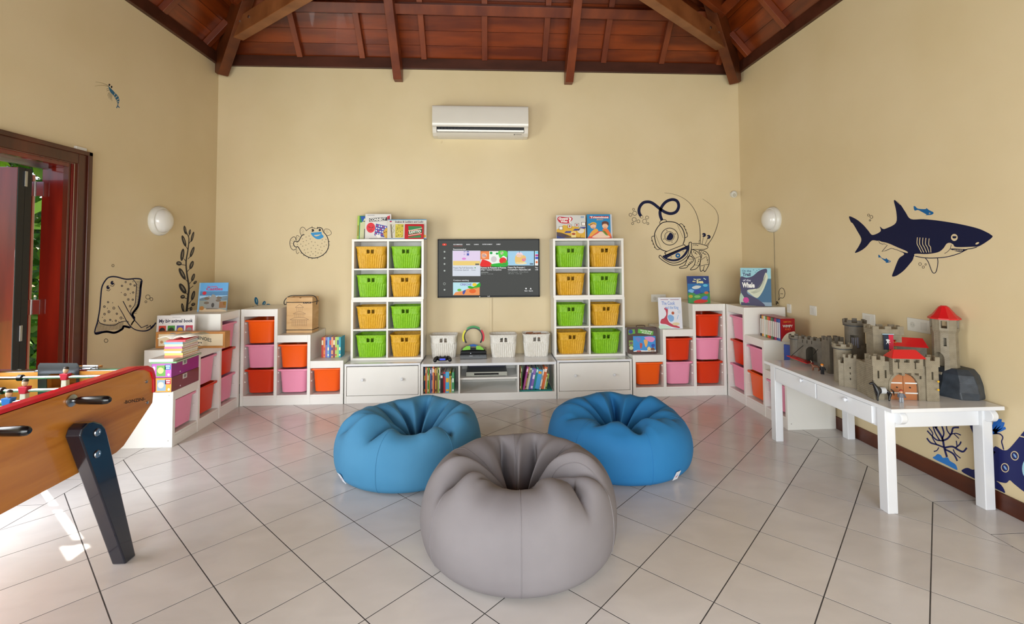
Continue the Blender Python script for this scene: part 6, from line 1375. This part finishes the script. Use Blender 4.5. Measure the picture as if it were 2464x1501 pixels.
DYb = -1.055; dl_, dr_ = U(374, 836, 1, DYb), U(541, 826, 1, DYb - .03); dzt = U(374, 799, 1, DYb).z; dzb = .684; DWd = math.hypot(dr_.x - dl_.x, .03); DHh = dzt - dzb
b = thing('domino_box', 'long wooden domino box with arched lettering, standing upright', 'game box', (dl_.x, DYb, dzb), math.atan2(-.03, dr_.x - dl_.x))
PN = nm('pale_pine_panel', 'E0CDAA', 'EADBBE', (2, 2, 12), .5, .1, 60, 5, dist=1.4); PF = nm('honey_pine_frame', 'B07436', 'C48A4A', (9, 9, 3), .45, .1, 60, 5); e_ = .018
bx('panel', PN, b, e_, DWd - e_, .006, .07, e_, DHh - e_)
for a in ((0, DWd, 0, .075, 0, e_), (0, DWd, 0, .075, DHh - e_, DHh), (0, e_, 0, .075, e_, DHh - e_), (DWd - e_, DWd, 0, .075, e_, DHh - e_)): bx('frame_rail', PF, b, *a)
k = face_ink(DWd, DHh, .006); k.part('lettering').text('GIANT DOMINOES', .26, .24, .80, .46, c('2A3A34', .5), .02, .0, .20).text('garden', .34, .58, .66, .76, c('1A1A1C', .5), .02).line([(.58, .83), (.64, .83)], .03, c('4A4A4A', .5)); k.disc((.08, .62), .022, c('B88A5A', .5), .09); k.build(b)
# pile of puzzles and books on the short column
def pz_box(name, label, x0, x1, y0, y1, z0, z1, col, art):
    t = thing(name, label, 'puzzle box', (x0, y0, z0)); bx('box', pm(col, .25, coat=.3), t, 0, x1 - x0, 0, y1 - y0, 0, z1 - z0, .002)
    k = face_ink(x1 - x0, z1 - z0); k.part('end_print').rect(.02, .03, .98, .97, c(art[0], .5)); k.L = 1; k.rect(.25, .15, .70, .9, c(art[1], .5)).rect(.66, .1, .96, .45, c(art[2], .5)); k.L = 2; k.disc((.45, .5), .16, c(art[3], .5), .22).disc((.12, .35), .07, WHT, .15).disc((.86, .8), .06, WHT, .09).line([(.70, .2), (.92, .2)], .07, WHT).line([(.73, .34), (.90, .34)], .07, WHT); k.build(t)
    k = side_ink(y1 - y0, z1 - z0, x1 - x0); k.part('side_print').rect(.38, .06, .54, .40, c('D8D4D0', .5)).disc((.3, .8), .02, c('E8C8D8', .5), .05); k.L = 1
    for i in range(6): k.rect(.42 + i * .016, .12, .427 + i * .016 + .004 * (i % 2), .34, BLK)
    k.build(t); return t
px0, px1 = U(364, 915, 1, -1.48).x, .505
zA = .4262; zB = .538; zC = .648
pz_box('puzzle_box', 'brown puzzle box at the bottom of the pile on short column', px0, px1, -1.47, -1.125, zA, zB - .001, '6A3028', ('E8A030', '8AA8C0', 'C01838', 'D0C8C0'))
pz_box('puzzle_box', 'purple puzzle box under the stacked books on short column', px0 - .005, px1 - .002, -1.472, -1.125, zB, zC - .001, '8A1A84', ('C060C0', '6AA84A', '2A8AB8', 'D8C88A'))
def flat_book(label, x0, x1, y0, y1, z0, z1, col, rz=0):
    o = thing('book', label, 'book', ((x0 + x1) / 2, (y0 + y1) / 2, z0), rz, 'books piled on the puzzle boxes'); w, d, h = (x1 - x0) / 2, (y1 - y0) / 2, z1 - z0
    m = MB(); m.box(-w, w, -d, d, 0, .002).box(-w, w, -d, d, h - .002, h).box(-w, w, -d, -d + .003, .002, h - .002); m.build('cover', pm(col, .35), o); bx('pages', PAGE, o, -w + .003, w - .003, -d + .003, d - .004, .002, h - .002, 0); return o
flat_book('green flat picture book lying on the purple puzzle box', px0 - .01, px1 + .035, -1.485, -1.145, zC, zC + .012, '6AA06A', .03)
flat_book('white flat picture book lying on the green picture book', px0 - .015, px1 + .02, -1.485, -1.145, zC + .0125, zC + .034, 'DCDAD8', -.02)
zz = zC + .0345
for i, (cl, nm_) in enumerate((('E07A5A', 'salmon'), ('E8C84A', 'yellow'), ('D8D0C8', 'white'), ('E09A3A', 'amber'), ('C86AA0', 'rose'), ('F0E0A0', 'cream yellow'), ('7AA8D0', 'pale blue'))):
    flat_book('small %s-spined paperback in the pile on the puzzle boxes' % nm_, px0 + .065 + rnd.uniform(-.004, .004), px0 + .20, -1.44, -1.24, zz, zz + .0165, cl, rnd.uniform(-.06, .06)); zz += .017
flat_book('small red and yellow paperback topping the small book pile', px0 + .07, px0 + .205, -1.44, -1.23, zz, zz + .014, 'D81A3A', .1); zz += .0145
ob_ = thing('open_book', 'open white book lying across the small book pile', 'book', (px0 + .14, -1.33, zz + .007), R(-20)); m = MB()
for s in (-1, 1):
    L = [[(s * (.005 + .14 * f), yv, zq + (.018 * math.sin(math.pi * min(f * 1.1, 1)) + (.02 * f if s > 0 else 0))) for f in [i / 8 for i in range(9)] for zq in (0,)] for yv in (-.10, .10)]
    b0_ = len(m.v); m.v += [(x_, y_, z_ + .001) for x_, y_, z_ in L[0]] + [(x_, y_, z_ + .001) for x_, y_, z_ in L[1]]
    for i in range(8): m.f.append([b0_ + i, b0_ + i + 1, b0_ + 9 + i + 1, b0_ + 9 + i]); m.mi.append(0)
pg = m.build('pages', PAGE, ob_, smooth=60); pg.modifiers.new('t', 'SOLIDIFY').thickness = .006
k = Ink(lambda u, v, L: (-.13 + .11 * u, -.09 + .17 * (1 - v), .0275 - .0)); k.part('page_print').disc((.4, .6), .2, c('6AA8D8', .5), .12).rect(.1, .1, .9, .2, c('B8B8B8', .5)); k.build(ob_)
# ---- stair unit below the helmeted crab
def by_px(u0, u1, ztop, zb, y, vt):
    a, b_ = U(u0, 800, 1, y), U(u1, 800, 1, y); return a.x, b_.x - a.x, U((u0 + u1) / 2, vt, 1, y).z - zb
x_, w_, h_ = by_px(1509, 1581, 0, .4262, -.385, 787)
b = thing('map_puzzle_case', 'brown case-shaped puzzle box with a world map picture', 'puzzle box', (x_, -.385, .4262), R(-2), None, None, R(-3))
MB().ring_loft([[(p[0] + w_ / 2, yv, p[1] + h_ / 2) for p in rrect(w_, h_, .02, 0)] for yv in (0, .09)]).build('case', pm('3A1E16', .3, coat=.3), b, smooth=30)
MB().tube(cr([(w_ * .36, .045, h_ - .002), (w_ * .38, .045, h_ + .012), (w_ * .62, .045, h_ + .012), (w_ * .64, .045, h_ - .002)], False, 4), .004, 8).build('handle', pm('3A1E16', .4), b, smooth=60)
k = face_ink(w_, h_); k.part('cover_print').rect(.2, .34, .94, .90, c('2E8AD0', .5)).poly([(.38, .06), (.88, .16), (.86, .30), (.36, .22)], c('5AA83A', .5), False).poly([(.05, .10), (.26, .08), (.28, .24), (.05, .28)], c('5A9A30', .5), False).rect(.06, .5, .2, .7, c('7AA03A', .5)).disc((.13, .78), .07, c('B8C890', .5), .07); k.L = 1
k.disc((.13, .17), .07, c('1A3A8A', .5), .08).disc((.13, .60), .06, c('6A5A50', .5), .06)
k.poly([(.26, .42), (.34, .38), (.46, .42), (.42, .52), (.38, .58), (.32, .50)], c('6A7AC0', .5)).poly([(.42, .60), (.50, .62), (.48, .76), (.44, .82), (.42, .70)], c('B84A3A', .5)).poly([(.56, .48), (.66, .48), (.68, .60), (.62, .76), (.57, .62)], c('E0A85A', .5)).poly([(.58, .38), (.80, .36), (.92, .44), (.84, .56), (.72, .54), (.62, .46)], c('D88AC0', .5)).poly([(.80, .66), (.90, .64), (.90, .74), (.82, .76)], c('2A4AA8', .5))
k.poly([(.20, .90), (.35, .86), (.6, .88), (.94, .86), (.94, .92), (.2, .92)], WHT, False).disc((.72, .82), .06, c('E8C88A', .5), .08).disc((.84, .86), .07, c('7A4A2A', .5), .09).disc((.38, .90), .08, c('D84A5A', .5), .03); k.L = 2
k.text('World Map', .44, .12, .84, .19, WHT, .02, .06).text('PUZZLE', .5, .20, .80, .26, WHT, .02, .05); k.build(b)
x_, w_, h_ = by_px(1587, 1642, 0, .683, -.40, 716)
b = cover_book('cook_book', 'white picture book with a red long-necked creature on the cover', w_, h_, .012, (x_, -.40, .6835), R(-3), R(-6), 'DADCE6')
k = face_ink(w_, h_); k.part('cover_print').poly([(.05, .80), (.10, .70), (.22, .66), (.32, .55), (.30, .42), (.24, .36), (.32, .32), (.40, .38), (.38, .55), (.36, .66), (.42, .78), (.55, .85), (.86, .94), (.82, .98), (.5, .93), (.3, .86), (.1, .84)], c('B8324A', .5), True).poly([(.02, .88), (.3, .90), (.5, .97), (.02, .99)], c('C0DCC8', .5)); k.L = 1
k.poly([(.38, .60), (.50, .55), (.64, .62), (.62, .74), (.50, .78), (.42, .72)], c('7AA8D8', .5)).disc((.61, .50), .06, c('B0502A', .5), .05).disc((.88, .46), .07, c('C8D0DC', .5), .06).line([(.84, .56), (.78, .70)], .02, c('8AB0D8', .5)).disc((.72, .85), .16, c('D8C8A0', .5), .05)
k.line([(.1, .065), (.44, .065)], .014, c('8A4A6A', .5)).line([(.52, .065), (.9, .065)], .014, c('8A4A6A', .5)).text('The Cook', .14, .12, .72, .24, c('7A96D0', .5), .02).text('and the King', .30, .27, .86, .40, c('7AA0D8', .5), .02); k.build(b)
x_, w_, h_ = by_px(1658, 1710, 0, .941, -.36, 664)
b = cover_book('sea_book', 'dark blue under-sea picture book standing on tall column', w_, h_, .012, (x_, -.36, .9412), R(-2), R(-6), '1F3A78')
k = face_ink(w_, h_); k.part('cover_print').rect(0, .28, 1, .62, c('1F6AA8', .5)).poly([(0, .62), (.3, .56), (.6, .66), (1, .55), (1, 1), (0, 1)], c('3A8A4A', .5), False); k.L = 1
k.poly([(.2, .42), (.4, .35), (.62, .38), (.5, .46), (.3, .48)], c('C8D0D0', .5)).poly([(.02, .55), (.15, .48), (.3, .55), (.2, .62)], c('7AB0E0', .5)).poly([(.25, .58), (.5, .5), (.58, .6), (.4, .68)], c('3A4AA0', .5)).disc((.82, .35), .11, c('5AB8D8', .5), .05).poly([(.25, .94), (.4, .88), (.7, .86), (.9, .92), (.7, .99), (.3, .99)], c('C8302A', .5)).poly([(.6, .82), (.75, .74), (.9, .76), (.85, .86), (.7, .88)], c('4A6AC8', .5)).disc((.12, .75), .1, c('B89A2A', .5), .06).disc((.85, .62), .1, c('C86A3A', .5), .05).disc((.42, .76), .14, c('7AB86A', .5), .05).line([(.76, .08), (.86, .13)], .03, c('D8F0D8', .5))
k.L = 2; k.text('See under', .30, .09, .64, .14, c('E8E8B0', .5), .03).text('the', .24, .17, .38, .22, c('E8E0A0', .5), .04).text('Sea', .42, .15, .74, .27, c('F0E8A8', .5), .05); k.build(b)
# ---- stair unit behind the toy table
wl_, wr_ = U(1783, 734, 2, .941), U(1857, 737, 2, .941); wv = wr_ - wl_; ang = math.atan2(wv.y, wv.x); w_ = wv.length; h_ = U(1783, 644, 1, wl_.y).z - .942
b = cover_book('whale_book', 'large whale picture book with dark blue cover by the room corner', w_, h_, .03, (wl_.x, wl_.y, .9412), ang, R(-5), '1F5A78')
k = face_ink(w_, h_); k.part('cover_print').rect(0, 0, 1, .30, c('8CC0CC', .5)).rect(.5, .28, 1, .9, c('1E5A80', .5)); k.L = 1
k.poly([(0, .25), (.2, .26), (.4, .22), (.58, .10), (.72, .04), (.86, .02), (.88, .1), (.82, .2), (.70, .45), (.62, .55), (.45, .57), (.25, .58), (.22, .68), (.45, .78), (.62, .86), (.78, 1), (.30, .98), (.10, .78), (0, .6)], c('2A2450', .5), True, 4); k.L = 2
k.poly([(.84, .12), (.90, .25), (.80, .48), (.72, .62), (.60, .76), (.50, .79), (.30, .68), (.22, .60), (.45, .56), (.60, .53), (.72, .38), (.78, .22)], c('C8CCB4', .5), True, 4).poly([(0, .68), (.2, .88), (.5, 1), (0, 1)], c('A8BCA8', .5), True); k.L = 3
for i in range(4): k.line([(.84 - i * .02, .16 + i * .04), (.76 - i * .03, .42), (.64 - i * .05, .60), (.42 - i * .03, .68 - i * .01)], .008, c('7A8070', .5))
k.rect(0, .92, .7, 1, c('2A2450', .5)); k.L = 4; k.disc((.17, .86), .10, c('C01E84', .5), .075)
k.text('On the', .06, .05, .36, .11, c('3A5A7A', .5), .02).text('Trail', .07, .13, .34, .22, c('2A2A58', .5), .04).text('of the', .08, .30, .34, .36, c('C8C8D8', .5), .02).text('Whale', .05, .39, .47, .53, WHT, .05)
for x_, y_ in ((.44, .05), (.55, .07), (.62, .04), (.5, .11)): k.disc((x_, y_), .02, c('4A8A98', .5), .012)
k.build(b)
XB = 5.52; ya_, yb_ = U(1829, 790, 0, XB).y, U(1877, 790, 0, XB).y; hb = U(1829, 757, 0, XB).z - .684
sc_ = thing('box_set_case', 'red slipcase of the boxed paperback set on stair unit', 'book case', (XB, yb_, .6835)); dd = .135; ln_ = ya_ - yb_
for a in ((0.004, dd, -.003, 0, 0, hb), (.004, dd, ln_, ln_ + .003, 0, hb), (.004, dd, 0, ln_, hb, hb + .003), (dd - .003, dd, 0, ln_, 0, hb)): bx('case_panel', pm('9A0E1C', .35, coat=.2), sc_, *a, 0)
k = Ink(lambda u, v, L: (.006 + u * (dd - .006), -.0036 - .0003 * L, (1 - v) * hb)); k.part('case_print').text('DIARY OF A', .2, .10, .75, .16, c('D8902A', .5), .02).text('WIMPY', .12, .26, .86, .38, c('C8C0B8', .5), .04).text('KID', .3, .42, .7, .5, c('D8602A', .5), .02).poly([(.1, 1), (.12, .86), (.4, .66), (.75, .58), (1, .6), (1, 1)], c('D8D2C0', .5)); k.build(sc_)
n_ = 11
cols = ['2A2A3A', 'E0A040', 'D8D0C8', '5A8A3A', 'D86A2A', 'C02A2A', '4A7A4A', '3A3A48', 'B02A5A', '2A4A8A', '3A5AA0']
cnm = ['charcoal', 'amber', 'silver', 'green', 'orange', 'red', 'forest', 'graphite', 'raspberry', 'navy', 'blue']
for i in range(n_):
    t_ = ln_ / n_ - .0006
    spine_book('white-spined paperback with %s band in the red slipcase' % cnm[i], (XB + .001, yb_ + ln_ * (n_ - i) / n_ - .0003, .6836), t_, hb - .003, .12, cols[i], 'DEDCD8', 0, R(-90), 'boxed paperbacks', ((.12, .84),))
bt = U(1894, 828, 1, -1.40); b = thing('striped_book', 'blue book with red and white striped edge behind the toy table', 'book', (bt.x - .03, -1.40, .4262), R(-60)); hh_ = bt.z - .427
bx('cover', pm('1F3A8A', .4), b, 0, .12, 0, .02, 0, hh_, .001)
k = Ink(lambda u, v, L: (-.0005, .02 * (1 - u), hh_ * (1 - v))); k.part('spine_stripes')
for i in range(12): k.poly([(0, i / 12), (1, i / 12 + .03), (1, i / 12 + .075), (0, i / 12 + .045)], c('C8203A', .5) if i % 2 else WHT, False)
k.build(b)
# ---- toy parts in the open bins
for i, (cx_, cy_, z_, cl, nm_) in enumerate(((.80 - .11, -.26, .335, 'D8A81E', 'yellow'), (5.26, -.27, .335, 'C8942A', 'ochre'), (4.92, -.28, .335, 'D84A2A', 'red'))):
    o = bx('toy_brick_plate', pm(cl, .4), None, -.06, .06, -.05, .05, 0, .014, .002, (cx_, cy_, z_), (R(4), R(3), .2)); tag(o, '%s plastic toy plate lying in a bottom-row bin' % nm_, 'toy')
